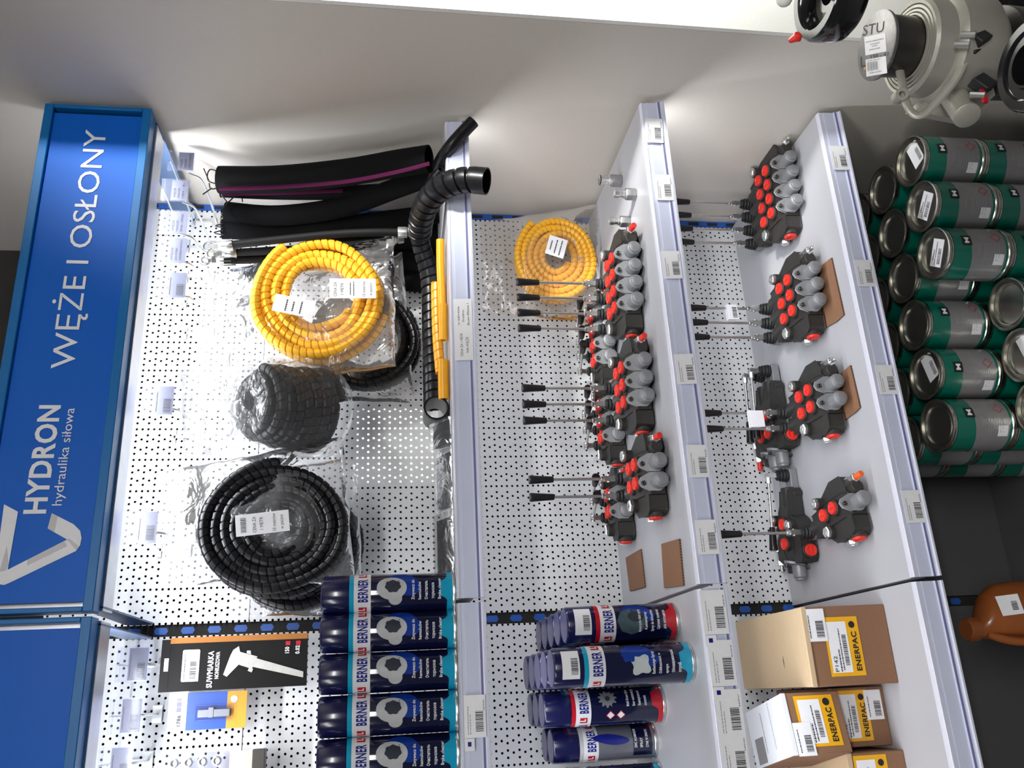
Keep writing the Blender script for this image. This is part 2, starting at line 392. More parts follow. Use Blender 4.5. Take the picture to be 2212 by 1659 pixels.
# ================================================================== HEADER SIGN
def header(x0, x1, label):
    t = thing('header_sign', label, 'sign', ((x0 + x1) / 2, -YH, 2.12)); h = (x1 - x0) / 2
    H = .203; f = .017
    MB().box(-h + f, h - f, -.001, .012, f, H - f).build('sign_face', 'blue', t)
    MB().box(-h, h, -.008, .03, 0, f).box(-h, h, -.008, .03, H - f, H).box(-h, -h + f * .5, -.008, .03, f, H - f).box(h - f * .5, h, -.008, .03, f, H - f).build('sign_frame', 'bluef', t, bevel=.0015)
    MB().box(-h + .004, h - .004, .03, .085, -.004, .012).build('light_rail', 'alu', t, bevel=.001)
    MB().box(-h + .04, h - .04, .076, .098, .034, .044).build('led_tube', 'led', t)
    MB().box(-h, h, .028, .034, .012, H).build('back_plate', 'alu', t)
    for sx, mt in ((-1, 'blueb'), (1, 'blueb')):
        x = sx * (h - .010)
        pl = [(.03, -.004), (.03, .032), (YH - .02, .045), (YH - .006, .035), (YH - .006, .0), (YH - .02, -.008)]
        b = MB().prism(pl, (x - .0015, 0, 0), Y_, Z_, (.003, 0, 0)).build('side_bracket', mt, t, bevel=.0008)
        MB().lathe((x - sx * .0015, .05, .006), (-sx, 0, 0), [(.0045, 0), (.0045, .002), (.003, .0035), (0, .0036)], 12).build('screw', 'chrome', b)
    return t
h1 = header(.004, 1.0, 'blue header sign with white lettering and triangular arrow logo, right bay')
h2 = header(-.996, -.004, 'plain blue header sign without lettering, left bay')
hx = .502
fn = lambda x, y: V((x - hx, -.0022, y - 2.12))
mb = MB(); mb.text('WĘŻE I OSŁONY', fn, .432, .946, 2.2025, .0415)
mb.build('lettering', 'paper', h1, angle=0, label='large white thin capital lettering')
MB().text('HYDRON', fn, .1685, .3625, 2.2165, .0355, bold=True).build('lettering', 'paper', h1, angle=0, label='bold white capital lettering')
MB().text('hydraulika siłowa', fn, .182, .357, 2.192, .0165).build('lettering', 'paper', h1, angle=0, label='small white lettering')
def hp(x, y):
    q = at(x, y, 'Y', -YH); return (q.x - hx, q.z - 2.12)
lg1 = [hp(*q) for q in [(113, 1109), (160, 1133), (174, 1147), (177, 1163), (174, 1178), (166, 1190), (22, 1259), (10, 1264), (-4, 1262), (-14, 1250), (18, 1231), (146, 1166), (104, 1142)]]
lg2 = [hp(*q) for q in [(10, 1090), (40, 1106), (18, 1231), (-14, 1250), (-8, 1225)]]
MB().prism(lg1, (0, -.0022, 0), X_, Z_, (0, .001, 0)).prism(lg2, (0, -.0024, 0), X_, Z_, (0, .001, 0)).build('triangle_logo', 'paper', h1, angle=0)
mb = MB()
for q in ([(104, 1142), (113, 1109), (125, 1115), (118, 1150)], [(166, 1190), (146, 1166), (150, 1164), (172, 1182)], [(60, 1210), (140, 1170), (146, 1180), (60, 1222)], [(0, 1236), (16, 1180), (20, 1220), (14, 1233)]):
    mb.prism([hp(*p) for p in q], (0, -.0027, 0), X_, Z_, (0, .0004, 0))
mb.build('logo_facets', 'facet', h1, angle=0)

# ================================================================== PRICE LABELS ON THE SHELF STRIPS
def barcode(mb, fn, x0, x1, y0, y1, seed=1, mi=0):
    r = random.Random(seed); x = x0
    while x < x1:
        w_ = r.choice((.0007, .0011, .0016)); vs = [fn(x, y0), fn(min(x + w_, x1), y0), fn(min(x + w_, x1), y1), fn(x, y1)]
        mb.add(vs, [(0, 1, 2, 3)], mi); x += w_ + r.choice((.0008, .0012))
def fine(mb, fn, x0, x1, y, h, seed=3, mi=0):                 # a line of print too small to read
    r = random.Random(seed); x = x0
    while x < x1:
        w_ = r.uniform(.0012, .004); e = min(x + w_, x1)
        mb.add([fn(x, y), fn(e, y), fn(e, y + h), fn(x, y + h)], [(0, 1, 2, 3)], mi); x = e + .0009
def price_label(px, py, Y, label, w_=.060, h=.037, rz=0., seed=1, extra=False, tilt=0.):
    c = at(px, py, 'Y', Y)
    t = thing('price_label', label, 'price label', c); t.rotation_euler = (math.radians(-4), tilt, 0); t['group'] = 'price labels on the shelf strips'
    MB().box(-w_ / 2, w_ / 2, -.0006, 0, -h / 2, h / 2).build('label_sheet', 'paper', t, angle=0)
    f = plane_fn((0, -.0006, 0), X_, Z_, .0002)
    mb = MB(); barcode(mb, f, -w_ * .36, w_ * .12, -h * .38, -h * .02, seed); mb.build('barcode', 'ink', t, angle=0)
    mb = MB()
    fine(mb, f, -w_ * .42, w_ * .25, h * .30, .0015, seed); fine(mb, f, -w_ * .42, w_ * .05, h * .20, .0015, seed + 1); fine(mb, f, w_ * .12, w_ * .38, -h * .44, .002, seed + 2)
    mb.build('fine_print', 'inkg', t, angle=0)
    if extra:
        MB().box(-w_ * .5 - .02, -w_ * .5 - .001, -.0006, 0, h * .05, h / 2).build('side_tab', 'paper', t, angle=0)
        mb = MB(); mb.box(-w_ * .5 - .013, -w_ * .5 - .006, -.0009, -.0006, h * .2, h * .36); mb.build('tab_print', 'berner', t, angle=0)
    return t
YS = -D2 - .0175
lab2 = [(1413, 282, 'barcode label at the right end of the middle shelf strip'), (1434, 405, 'barcode label on the middle shelf strip below the steel fittings'),
        (1451, 572, 'barcode label on the middle shelf strip below the four-lever valve'), (1481, 797, 'barcode label on the middle shelf strip below the three-lever valve'),
        (1508, 996, 'barcode label on the middle shelf strip below the two-lever valve'), (1528, 1160, 'barcode label on the middle shelf strip nearest the flat cardboard pieces')]
for i, (x, y, l) in enumerate(lab2): price_label(x, y, YS, 'white ' + l, seed=i + 3, tilt=(.06, .03, 0, -.02, .02, 0)[i])
lab3 = [(1813, 341, 'barcode label at the right end of the lower shelf strip'), (1868, 590, 'barcode label on the lower shelf strip below the big three-lever valve'),
        (1915, 820, 'barcode label on the lower shelf strip below the big two-lever valve'), (1973, 1094, 'barcode label on the lower shelf strip below the single-lever valve')]
for i, (x, y, l) in enumerate(lab3): price_label(x, y, YS, 'white ' + l, seed=i + 13, tilt=(.0, .03, .01, 0)[i])
labb = [(1543, 1322, 'wide price label on the middle shelf strip, nearest the bay seam in the left bay'), (1560, 1432, 'wide price label on the middle shelf strip below the cyan ringed spray cans'),
        (1576, 1540, 'wide price label on the middle shelf strip below the gear picture spray cans'), (1588, 1636, 'wide price label on the middle shelf strip below the grey spray can')]
for i, (x, y, l) in enumerate(labb): price_label(x, y, YS, l, w_=.072, h=.043, seed=i + 23, extra=i < 2)
price_label(1026, 1547, -D1 - .0175, 'white barcode price label on the upper shelf strip below the brake cleaner cans', w_=.066, h=.036, seed=41, extra=True)
# two-part cutting price card on the upper strip
c = at(1001, 708, 'Y', -D1 - .0175); t = thing('price_card', 'tall narrow white text card on the upper shelf strip below the yellow tubes', 'price label', c)
t.rotation_euler = (math.radians(-4), 0, 0)
MB().box(-.068, .062, -.0006, 0, -.018, .018).build('label_sheet', 'paper', t, angle=0)
f = plane_fn((0, -.0006, 0), X_, Z_, .0003)
mb = MB().text('CENA ZA 1 METR', f, -.060, -.012, .002, .005).text('NA WĘŻE', f, -.052, -.020, -.009, .005).text('w zakresie', f, .005, .045, .007, .0045).text('średnic', f, .012, .038, -.002, .0045).text('8mm-90mm !', f, .005, .052, -.012, .0045)
mb.build('lettering', 'ink', t, angle=0)

# ================================================================== HOOKS WITH TAGS
def hook(px, py, label, front=-.25, L2=.20, card='bar', lines=None, drop=.052, w_=.058):
    c = at(px, py, 'Y', front)
    x, z = c.x, c.z
    t = thing('display_hook', label, 'hook', (x, 0, z)); t['group'] = 'wire display hooks'
    r = .0019
    mb = MB().tube([(0, -.004, 0), (0, front + .01, .0), (0, front, .001)], r, 8)
    mb.box(-.016, .016, -.006, -.002, -.004, .004)
    mb.build('tag_wire', 'chrome', t)
    p = smooth([(0, -.004, -.055), (0, -L2 * .5, -.056), (0, -L2 + .02, -.052), (0, -L2, -.036), (0, -L2 - .004, -.030)], 5)
    mb = MB().tube(p, .0026, 8); mb.box(-.016, .016, -.008, -.002, -.064, -.046); mb.box(-.003, .003, -.006, -.002, -.06, 0)
    mb.build('hanging_wire', 'chrome', t)
    MB().box(-w_ / 2 - .002, w_ / 2 + .002, front - .0035, front + .0035, -.003, .003).build('hinge_bar', 'holder', t, angle=0)
    hd = MB().box(-w_ / 2 - .003, w_ / 2 + .003, front - .0018, front - .0008, -drop - .002, -.002).box(-w_ / 2 - .003, w_ / 2 + .003, front + .0008, front + .0016, -drop - .002, -.016).build('tag_holder', 'holder', t, angle=0)
    cd = MB().box(-w_ / 2, w_ / 2, front - .0005, front + .0004, -drop, -.018).build('tag_card', 'paper2', t, angle=0)
    f = plane_fn((0, front - .0006, 0), X_, Z_, .0003)
    mb = MB()
    if card == 'bar':
        barcode(mb, f, -w_ * .42, w_ * .05, -drop + .004, -drop + .018, int(px)); fine(mb, f, -w_ * .4, w_ * .3, -.022, .0014, 5)
    else:
        for i, s in enumerate(lines):
            mb.text(s, f, -w_ * .40, w_ * (.40 if i == len(lines) - 1 else .1 + .0 * i), -.0265 - i * .0085, .0042)
    mb.build('tag_print', 'ink', cd, angle=0)
    return t
hook(367, 347, 'rightmost wire hook, its tag hanging in front of the white wall', card='t', lines=['WĘŻE', 'HYDRAULICZNE', '2SC/2SN'], drop=.049, w_=.044)
hook(352, 410, 'second wire hook from the right wall, with a printed clear tag', card='t', lines=['WĘŻE', 'HYDRAULICZNE', '1SN - R1'], w_=.048)
hook(348, 480, 'third wire hook from the right wall, with a printed clear tag', card='t', lines=['WĘŻE', 'HYDRAULICZNE', 'DN6 - DN25'], w_=.052)
hook(345, 540, 'fourth wire hook from the right wall, with a printed clear tag', card='t', lines=['WĘŻE', 'DO MYJEK', 'CIŚNIENIOWYCH'])
hook(344, 615, 'fifth wire hook from the right wall, with a barcode tag', w_=.056)
hook(314, 865, 'wire hook above the black coil roll, with a barcode tag')
hook(275, 1140, 'wire hook above the big black coil bag, with a barcode tag')
hook(256, 1436, 'short wire hook holding the black caliper card, with a barcode tag', front=-.12, L2=.10)
hook(240, 1548, 'short wire hook holding the blue blister card, with a barcode tag', front=-.12, L2=.10)
hook(216, 1655, 'short wire hook at the left frame edge, with a barcode tag', front=-.12, L2=.10)

# ================================================================== CARD PACKS
def qx(x, y, Y): p = at(x, y, 'Y', Y); return p
t = thing('caliper_pack', 'black hanging card pack with a silver caliper picture and a gold side edge', 'card pack', (-.071, -.082, 1.94))
MB().box(-.050, .047, -.008, .008, -.142, .118).build('card_box', 'pblack', t, bevel=.0008)
MB().box(-.050, .047, -.0012, .0012, .118, .136).build('hang_flap', 'pblack', t)
MB().box(.0385, .0495, -.0086, .0086, -.142, .1185).build('gold_edge', 'gold', t)
f = plane_fn((0, -.0096, 0), X_, Z_, .0)
mb = MB().text('SUWMIARKA', f, -.046, .022, .036, .0105, bold=True).text('NONIUSZOWA', f, -.030, .020, .0245, .0075, bold=True)
mb.build('lettering', 'paper', t, angle=0)
mb = MB().prism([(-.033, .062), (.024, .062), (.026, .064), (.026, .092), (.024, .094), (-.031, .094), (-.033, .092)], (0, -.0086, 0), X_, Z_, (0, -.0006, 0)); mb.build('white_sticker', 'paper', t, angle=0)
mb = MB(); barcode(mb, f, -.028, .004, .067, .079, 9); fine(mb, f, -.028, .018, .088, .0015, 4); mb.build('barcode', 'ink', t, angle=0)
mb = MB(); cq = lambda x, y: ((1490 - y) / 115 * .097 - .05, .130 - (x - 355) / 315 * .272)
for i, pl in enumerate(([(500, 1417), (522, 1435), (495, 1463), (487, 1458)], [(518, 1396), (522, 1412), (500, 1417), (506, 1404)], [(500, 1416), (521, 1409), (560, 1421), (549, 1448), (521, 1438)],
        [(552, 1423), (663, 1459), (663, 1472), (548, 1443)], [(543, 1445), (552, 1448), (549, 1456), (540, 1452)], [(536, 1407), (544, 1407), (546, 1416), (536, 1413)])):
    mb.prism([cq(*p_) for p_ in pl], (0, -.0088 - i * .0001, 0), X_, Z_, (0, -.0006, 0))
mb.build('caliper_picture', 'pgrey', t, angle=0)
mb = MB().text('150', f, .012, .024, -.107, .008, bold=True).text('0.02', f, .010, .026, -.127, .008, bold=True); mb.build('size_digits', 'paper', t, angle=0)
MB().box(.027, .035, -.0090, -.0085, -.109, -.100).box(.027, .035, -.0090, -.0085, -.129, -.120).build('red_tabs', 'bred', t, angle=0)
mb = MB().box(-.012, .012, -.0018, -.0013, .121, .129).build('hang_slot', 'paper', t, angle=0)
t = thing('blister_card', 'blue and amber blister card with a small dark metal part, on a short hook', 'card pack', (-.158, -.060, 1.985))
MB().box(-.034, .034, -.001, .001, .040, .074).build('white_header', 'paper', t, angle=0)
MB().box(-.034, .034, -.001, .001, -.035, .040).build('blue_card_field', 'pblue', t, angle=0)
MB().box(-.034, .034, -.001, .001, -.072, -.035).build('amber_card_field', 'pyel', t, angle=0)
f = plane_fn((0, -.0012, 0), X_, Z_, .0002)
MB().text('1786', f, -.026, -.006, .050, .007, bold=True).build('lettering', 'ink', t, angle=0)
mb = MB(); barcode(mb, f, .001, .024, .050, .059, 19); mb.build('barcode', 'berner', t, angle=0)
MB().lathe((.019, -.0013, -.048), -Y_, [(.007, 0), (.007, .0004)], 18).build('round_emblem', 'disc', t, angle=0)
b = MB().box(-.020, .012, -.012, -.001, -.046, .026).build('blister', 'holder', t, bevel=.003)
MB().box(-.012, .002, -.009, -.002, -.042, .018).box(-.013, .006, -.010, -.002, -.012, -.002).build('metal_part', 'castg', t, bevel=.001)
t = thing('blister_box', 'clear blister pack with sockets, salmon label and dark base, at the left frame edge', 'card pack', (-.285, -.045, 1.935))
bz = lambda x, y: at(x, y, 'Y', -.06)
MB().box(-.055, .052, -.022, .004, .0, .128).build('clear_blister', 'holder', t, bevel=.006)
mb = MB()
for i in range(4):
    for j in range(4): mb.lathe((-.036 + .024 * i, -.004, .028 + .026 * j), -Y_, [(.009, 0), (.009, .012), (.006, .013), (.006, .004), (0, .004)], 14)
mb.build('socket_row', 'chrome', t)
MB().box(-.055, .052, -.018, -.015, -.038, .004).build('salmon_label', 'salmon', t)
MB().box(-.056, .053, -.024, .006, -.062, -.039).build('dark_base', 'gunm', t, bevel=.001)

# ================================================================== SPRAY CANS
def arc_patch(mb, fn, x0, x1, y0, y1, n=10, mi=0):
    return mb.grid(lambda a, b: fn(x0 + (x1 - x0) * a, y0 + (y1 - y0) * b), n, 1, mi)
def blob(mb, fn, cx, cy, rx, ry, n=24, mi=0, rings=3, wob=None):
    vs = [fn(cx, cy)]; fs = []
    for k in range(1, rings + 1):
        for j in range(n):
            a = 2 * PI * j / n; q = k / rings * (wob(a) if wob else 1); vs.append(fn(cx + rx * q * math.cos(a), cy + ry * q * math.sin(a)))
    for j in range(n):
        fs.append((0, 1 + j, 1 + (j + 1) % n))
        for k in range(rings - 1):
            b = 1 + k * n; fs.append((b + j, b + n + j, b + n + (j + 1) % n, b + (j + 1) % n))
    mb.add(vs, fs, mi)
def ring_tab(mb, fn, r, th, h, y0, mi=0):        # base ring with a raised tab (trapezoid) facing the front
    n = 48
    def f(a, b):
        x = (a - .5) * 2 * PI * r; k = abs(x)
        top = h if k < .013 else (h - (k - .013) / .006 * h * .55 if k < .019 else h * .45)
        return fn(x, y0 + top * b)
    mb.grid(f, n, 2, mi)
def spray_can(loc, label, group, r=.0325, H=.235, kind='brake', th=0., sticker=False, cap=.048):
    t = thing('spray_can', label, 'spray can', loc, 0, group)
    zc = H - cap
    body = 'navy' if kind != 'grey' else 'greyb'
    MB().lathe((0, 0, 0), Z_, [(r - .003, .002), (r - .0005, .0), (r, .004), (r, zc - .004), (r - .002, zc)], 36).build('can_body', body, t)
    MB().lathe((0, 0, 0), Z_, [(r - .001, 0), (r + .001, .001), (r + .001, .005), (r, .0065)], 36).build('bottom_seam', 'chrome', t)
    c_ = MB().lathe((0, 0, 0), Z_, [(r - .0015, zc), (r + .0002, zc + .001), (r - .0005, H - .004), (r - .002, H - .0015), (r - .004, H - .0015)], 36).build('cap', 'capn', t)
    MB().lathe((0, 0, 0), Z_, [(r - .003, H - .0025), (r - .003, H - .0002), (r - .0045, H), (0, H)], 36).build('cap_top', 'capt', c_)
    fo = lambda o: cyl_fn(0, 0, 0, r + o, th)
    acc = {'brake': 'cyan', 'stone': 'cyan', 'tyre': 'bred', 'gear': 'bred', 'grey': 'disc'}[kind]
    zb = zc - .037
    mb = MB(); arc_patch(mb, fo(.0003), -PI * r, PI * r, zb, zb + .029, 40); mb.build('white_band', 'bwhite', t)
    mb = MB(); arc_patch(mb, fo(.0004), -PI * r, PI * r, zb + .029, zb + .037, 40)
    if kind != 'grey': ring_tab(mb, fo(.0005), r, th, .022, .006)
    mb.build('colour_ring', acc, t)
    mb = MB(); w_ = 2 * PI * r / 3
    for k in (-1, 0, 1): mb.text('BERNER', fo(.0007), k * w_ - .021, k * w_ + .021, zb + .0055, .017, bold=True)
    mb.build('band_lettering', 'berner', t, angle=0)
    mb = MB()
    for k in (-1, 0, 1): arc_patch(mb, fo(.0007), k * w_ + .0265, k * w_ + .0385, zb + .007, zb + .021, 3)
    e = mb.build('band_emblem', 'bred', t)
    mb = MB()
    for k in (-1, 0, 1):
        arc_patch(mb, fo(.0009), k * w_ + .030, k * w_ + .0325, zb + .010, zb + .021, 1); arc_patch(mb, fo(.0009), k * w_ + .0325, k * w_ + .036, zb + .010, zb + .0125, 1)
    mb.build('emblem_mark', 'bwhite', e)
    m0 = (zb + .028) / 2 + .014
    if kind == 'brake':
        mb = MB(); blob(mb, fo(.0004), .012, m0 - .012, .020, .030, wob=lambda a: 1 + .25 * math.sin(2 * a + .6)); mb.build('blue_glow_print', 'lblue', t)
        mb = MB(); blob(mb, fo(.0006), .003, m0 + .010, .021, .026); blob(mb, fo(.0006), -.016, m0 + .004, .012, .012, 14); p = mb.build('brake_disc_picture', 'disc', t)
        mb = MB(); blob(mb, fo(.0008), .006, m0 + .008, .0115, .0135, wob=lambda a: 1 + .08 * math.cos(7 * a)); mb.build('disc_centre', 'discd', p)
        lines = [('Zmywacz do', -.019, .017), ('hamulców', -.019, .013), ('Очиститель', -.019, .014), ('тормозов', -.018, .010), ('Brake cleaner', -.019, .019)]
    elif kind == 'stone':
        mb = MB(); blob(mb, fo(.0004), .012, m0 - .01, .018, .034, wob=lambda a: 1 + .25 * math.sin(2 * a + .6)); mb.build('blue_glow_print', 'lblue', t)
        mb = MB(); blob(mb, fo(.0006), -.005, m0 - .010, .017, .017, wob=lambda a: 1 + .22 * math.cos(4 * a + 2.6)); p = mb.build('white_block_picture', 'stone', t)
        mb = MB(); blob(mb, fo(.0008), .010, m0 + .010, .010, .012, wob=lambda a: 1 + .15 * math.cos(5 * a)); mb.build('blue_cloth_picture', 'lblue', p)
        lines = [('Entfettungs-Spray', -.021, .018), ('Odtłuszczacz w', -.021, .014), ('sprayu', -.021, -.006), ('Обезжиривающий', -.020, .019), ('спрей', -.020, -.004)]
    elif kind == 'tyre':
        mb = MB(); blob(mb, fo(.0004), .014, m0 - .012, .016, .030, wob=lambda a: 1 + .25 * math.sin(2 * a + .6)); mb.build('blue_glow_print', 'lblue', t)
        mb = MB(); blob(mb, fo(.0006), -.002, m0 + .002, .024, .026, wob=lambda a: 1 + .05 * math.cos(16 * a)); p = mb.build('tyre_picture', 'tire', t)
        mb = MB(); blob(mb, fo(.0008), .006, m0 - .006, .010, .015); mb.build('wheel_hub', 'discd', p)
        lines = [('Motorcycle chain spray', -.022, .020), ('Kettenspray', -.018, .014), ('Spray do łańcuchów', -.022, .018), ('Цепная смазка', -.018, .018), ('для мотоцикла', -.018, .016)]
    elif kind == 'gear':
        mb = MB(); blob(mb, fo(.0006), .004, m0 + .012, .015, .016, wob=lambda a: 1 + .14 * (1 if math.sin(11 * a) > 0 else -1), n=44); p = mb.build('gear_picture', 'castg', t)
        mb = MB(); blob(mb, fo(.0008), .004, m0 + .012, .005, .005, 12); mb.build('gear_hole', 'discd', p)
        mb = MB()
        for q in (0, 1):
            cx, cy = -.027, m0 + .008 - q * .020
            mb.add([fo(.0007)(cx - .009, cy), fo(.0007)(cx, cy - .009), fo(.0007)(cx + .009, cy), fo(.0007)(cx, cy + .009)], [(0, 1, 2, 3)])
        wd = mb.build('warning_diamond', 'bred', t)
        mb = MB()
        for q in (0, 1):
            cx, cy = -.027, m0 + .008 - q * .020
            mb.add([fo(.0009)(cx - .007, cy), fo(.0009)(cx, cy - .007), fo(.0009)(cx + .007, cy), fo(.0009)(cx, cy + .007)], [(0, 1, 2, 3)])
        mb.build('diamond_field', 'bwhite', wd)
        lines = [('Multi Grease Spray', -.012, .022), ('Smar wielofunkcyjny', -.012, .024), ('Универсальная', -.012, .018), ('смазка', -.012, .006)]
    else:
        mb = MB(); blob(mb, fo(.0006), .0, m0 + .006, .010, .034, wob=lambda a: 1 + .2 * math.sin(2 * a)); mb.build('blue_streak_picture', 'berner', t)
        mb = MB(); arc_patch(mb, fo(.0005), -.034, .034, .012, .050, 12); mb.build('navy_label_field', 'navy', t)
        lines = [('ZINC ALUMINIUM', -.018, .018), ('SPRAY', -.018, .0), ('CYNK W SPRAYU', -.018, .016)]
    mb = MB(); z = .073 if kind != 'grey' else .043
    for i, (s, a, b) in enumerate(lines): mb.text(s, fo(.0010), a, b, z - i * .0115, .0052, bold=True)
    mb.build('lettering', 'bwhite', t, angle=0)
    if sticker:
        mb = MB(); arc_patch(mb, cyl_fn(0, 0, 0, r + .0012, th), -.024, .026, zc + .008, zc + .038, 12); p = mb.build('price_sticker', 'paper', t)
        mb = MB(); barcode(mb, cyl_fn(0, 0, 0, r + .0015, th), -.016, .012, zc + .011, zc + .023, 31); mb.build('barcode', 'ink', p, angle=0)
    return t
bc = [(.0225, 'nearest the bay seam'), (-.0395, 'second from the bay seam'), (-.1065, 'third from the bay seam'), (-.174, 'fourth from the bay seam'), (-.241, 'fifth from the bay seam, at frame edge')]
for i, (x, s) in enumerate(bc):
    if i == 0: x = -.040 + .065
    spray_can((x - .004, -D1 + .034 , Z1), 'navy brake cleaner can with cyan base, ' + s, 'brake cleaner cans on the upper shelf', r=.0333, H=.233, th=(.10, .02, .16, .14, .10)[i])
def col(kind, base, labels, r, H, th, stick, step=(.0, .067)):
    for i, l in enumerate(labels):
        spray_can((base[0] + step[0] * i, base[1] + step[1] * i, Z2), l, 'spray cans on the middle shelf', r=r, H=H, kind=kind, th=th, sticker=(stick and i == 0), cap=.052)
pos = ['frontmost of its row', 'second from the front of its row', 'third from the front of its row', 'fourth from the front of its row', 'rearmost of its row']
col('tyre', (-.045, -.335), ['red ringed spray can with a tyre picture, ' + s for s in pos], .0325, .208, .1, True)
col('stone', (-.119, -.392), ['cyan ringed spray can with a white block, ' + s for s in pos], .0335, .248, .1, True)
col('gear', (-.188, -.205), ['red ringed spray can with a gear picture, ' + s for s in (pos[0], pos[1], pos[4])], .0325, .235, .35, False)
col('grey', (-.256, -.130), ['grey spray can with a navy cap, ' + s for s in (pos[0], pos[4])], .0325, .208, .25, False)
col('stone', (-.327, -.150), ['cyan ringed spray can at the lower left frame edge, ' + s for s in (pos[0],)], .0325, .235, .1, False)

# ================================================================== LEVER VALVES
PIT = .0365
def valve(loc, rz, n, label, group, folded=False, relief='front', tip='red', flip=False, ys=1., top=.231):
    t = thing('lever_valve', label, 'hydraulic valve', loc, rz, group); t.scale = (1, ys, 1)
    xs = [((n - 1) / 2 - j) * PIT for j in range(n)]; e = (n - 1) / 2 * PIT; F_ = -1 if flip else 1
    # casting: long body with spool bores, port bosses and end blocks
    b = MB()
    b.prism([(.036, .004), (.036, .034), (.060, .040), (.150, .040), (.168, .034), (.200, .030), (.200, .004)], (-e - .024, 0, 0), Y_, Z_, (2 * e + .048, 0, 0))
    for x in xs:
        b.cyl((x, .034, .021), (x, .205, .021), .0165, n=18)
        b.cyl((x + .003, .079, .02), (x + .003, .079, .0475), .0162, n=20); b.cyl((x + .002, .1226, .02), (x + .002, .1226, .0460), .0162, n=20)
    x0 = F_ * (-e - .024); sx = F_ * -1
    b.prism([(0, 0), (sx * .028, 0), (sx * .036, .012), (sx * .036, .070), (sx * .020, .092), (0, .105)], (x0, .036, .003), X_, Y_, (0, 0, .036))
    b.cyl((x0 + sx * .010, .058, .021), (x0 + sx * .040, .058, .021), .0175, n=20)
    b.cyl((x0 + sx * .012, .115, .02), (x0 + sx * .012, .115, .050), .0135, n=16)
    x1 = F_ * (e + .024); tx = F_
    b.prism([(0, .036), (tx * .016, .040), (tx * .034, .050), (tx * .036, .092), (tx * .016, .135), (0, .160)], (x1, 0, .003), X_, Y_, (0, 0, .034))
    b.cyl((x1 + tx * .006, .135, .02), (x1 + tx * .006, .135, .052), .0125, n=16)
    b.cyl((x1 + tx * .004, .050, .021), (x1 + tx * .004, .018, .021), .0125, n=16)
    for q in (-1, 1): b.cyl((q * (e + .018), .19, .0), (q * (e + .018), .19, .022), .009, n=12)
    b.build('valve_body', 'cast', t, bevel=.0015)
    for j, x in enumerate(xs):
        for (px, py, pz) in ((x + .003, .079, .0475), (x + .002, .1226, .046)):
            MB().lathe((px, py, pz - .002), Z_, [(.0128, 0), (.0128, .0050), (.0120, .007), (.0090, .007), (.0080, .0055), (.003, .0055), (0, .007)], 22).box(px - .001, px + .001, py - .010, py + .010, pz + .002, pz + .0052).build('port_plug', 'red', t)
        k = MB().lathe((x, .034, .0207), -Y_, [(.0145, 0), (.0148, .010), (.0150, .026), (.0140, .0285), (.0118, .0290), (.0112, .0335), (.0100, .0345), (0, .0345)], 28)
        pl = [(.0, -.022), (.008, -.020), (.0158, -.010), (.0158, .010), (.008, .026), (0, .030), (-.008, .026), (-.0158, .010), (-.0158, -.010), (-.008, -.020)]
        k.prism([(p_[0] * 1.04, p_[1] * .96) for p_ in pl], (x, .0365, .0225 + .003), X_, V((0, .25, .97)), (0, -.006, 0))
        k = k.build('spool_cap', 'castg', t, bevel=.0012)
        m = MB()
        for q in (-1, 1): m.lathe((x - q * .003, .031 + q * .003, .0245 + q * .0235), -Y_, [(.0045, 0), (.0045, .004), (.003, .005), (0, .003)], 10)
        m.build('cap_screws', 'gunm', k)
        # lever with boot and handle
        bx, by, bz = x, .2338, .0343
        lv = MB()
        if not folded:
            lv.box(bx - .0055, bx + .0055, by - .005, by + .005, bz + .012, bz + .036); lv.cyl((bx - .0075, by, bz + .026), (bx + .0075, by, bz + .026), .0045, n=10)
            lv.cyl((bx, by, bz + .034), (bx, by, bz + .042), .0058, n=6)
            lv.cyl((bx, by, bz + .04), (bx, by, top - .048), .0031, n=10); L = lv.build('lever', 'chrome', t)
            MB().lathe((bx, by, top - .052), Z_, [(.0058, 0), (.0066, .002), (.0088, .040), (.0094, .049), (.0085, .0515), (0, .052)], 18).build('handle', 'handle', L)
        else:
            d = V((.24 if ys < 1 else .04, -1, .06 if ys < 1 else .08)).normalized(); o = V((bx, by, bz + .030))
            lv.box(bx - .0055, bx + .0055, by - .005, by + .005, bz + .012, bz + .034); lv.cyl((bx - .0085, by, bz + .030), (bx + .0085, by, bz + .030), .0055, n=8)
            lv.cyl(o, o + d * .018, .0055, n=6); lv.cyl(o + d * .015, o + d * .125, .0031, n=10); L = lv.build('lever', 'chrome', t)
            MB().lathe(o + d * .118, d, [(.0058, 0), (.0066, .002), (.0088, .040), (.0094, .049), (.0085, .0515), (0, .052)], 18).build('handle', 'handle', L)
        pr_ = [(.0085, 0), (.0135, .002), (.0155, .006), (.0125, .009), (.0150, .012), (.0120, .0155), (.0140, .019), (.0108, .0225), (.0120, .026), (.0075, .030), (.005, .031)]
        MB().lathe((bx, by, bz - .018), Z_, pr_, 20).build('boot', 'rubber', L)
        MB().box(bx - .014, bx + .014, .196, by + .014, .0, .018).build('lever_bracket', 'castg', t, bevel=.002)
    c = MB().lathe((x0 + sx * .012, .115, .050), Z_, [(.0125, 0), (.0125, .004), (.0105, .006), (.0050, .006), (.0045, .002), (0, .002)], 6).build('end_plug', 'chrome', t)
    MB().lathe((x1 + tx * .006, .135, .052), Z_, [(.0115, 0), (.0115, .004), (.010, .006), (.0045, .006), (.004, .002), (0, .002)], 20).build('end_plug', 'chrome', t)
    MB().lathe((x0 + sx * .0375, .100 - .012, .020), V((sx, 0, 0)), [(.0105, 0), (.0105, .006), (.009, .009), (.0045, .009), (.004, .005), (0, .005)], 6).build('end_plug', 'chrome', t)
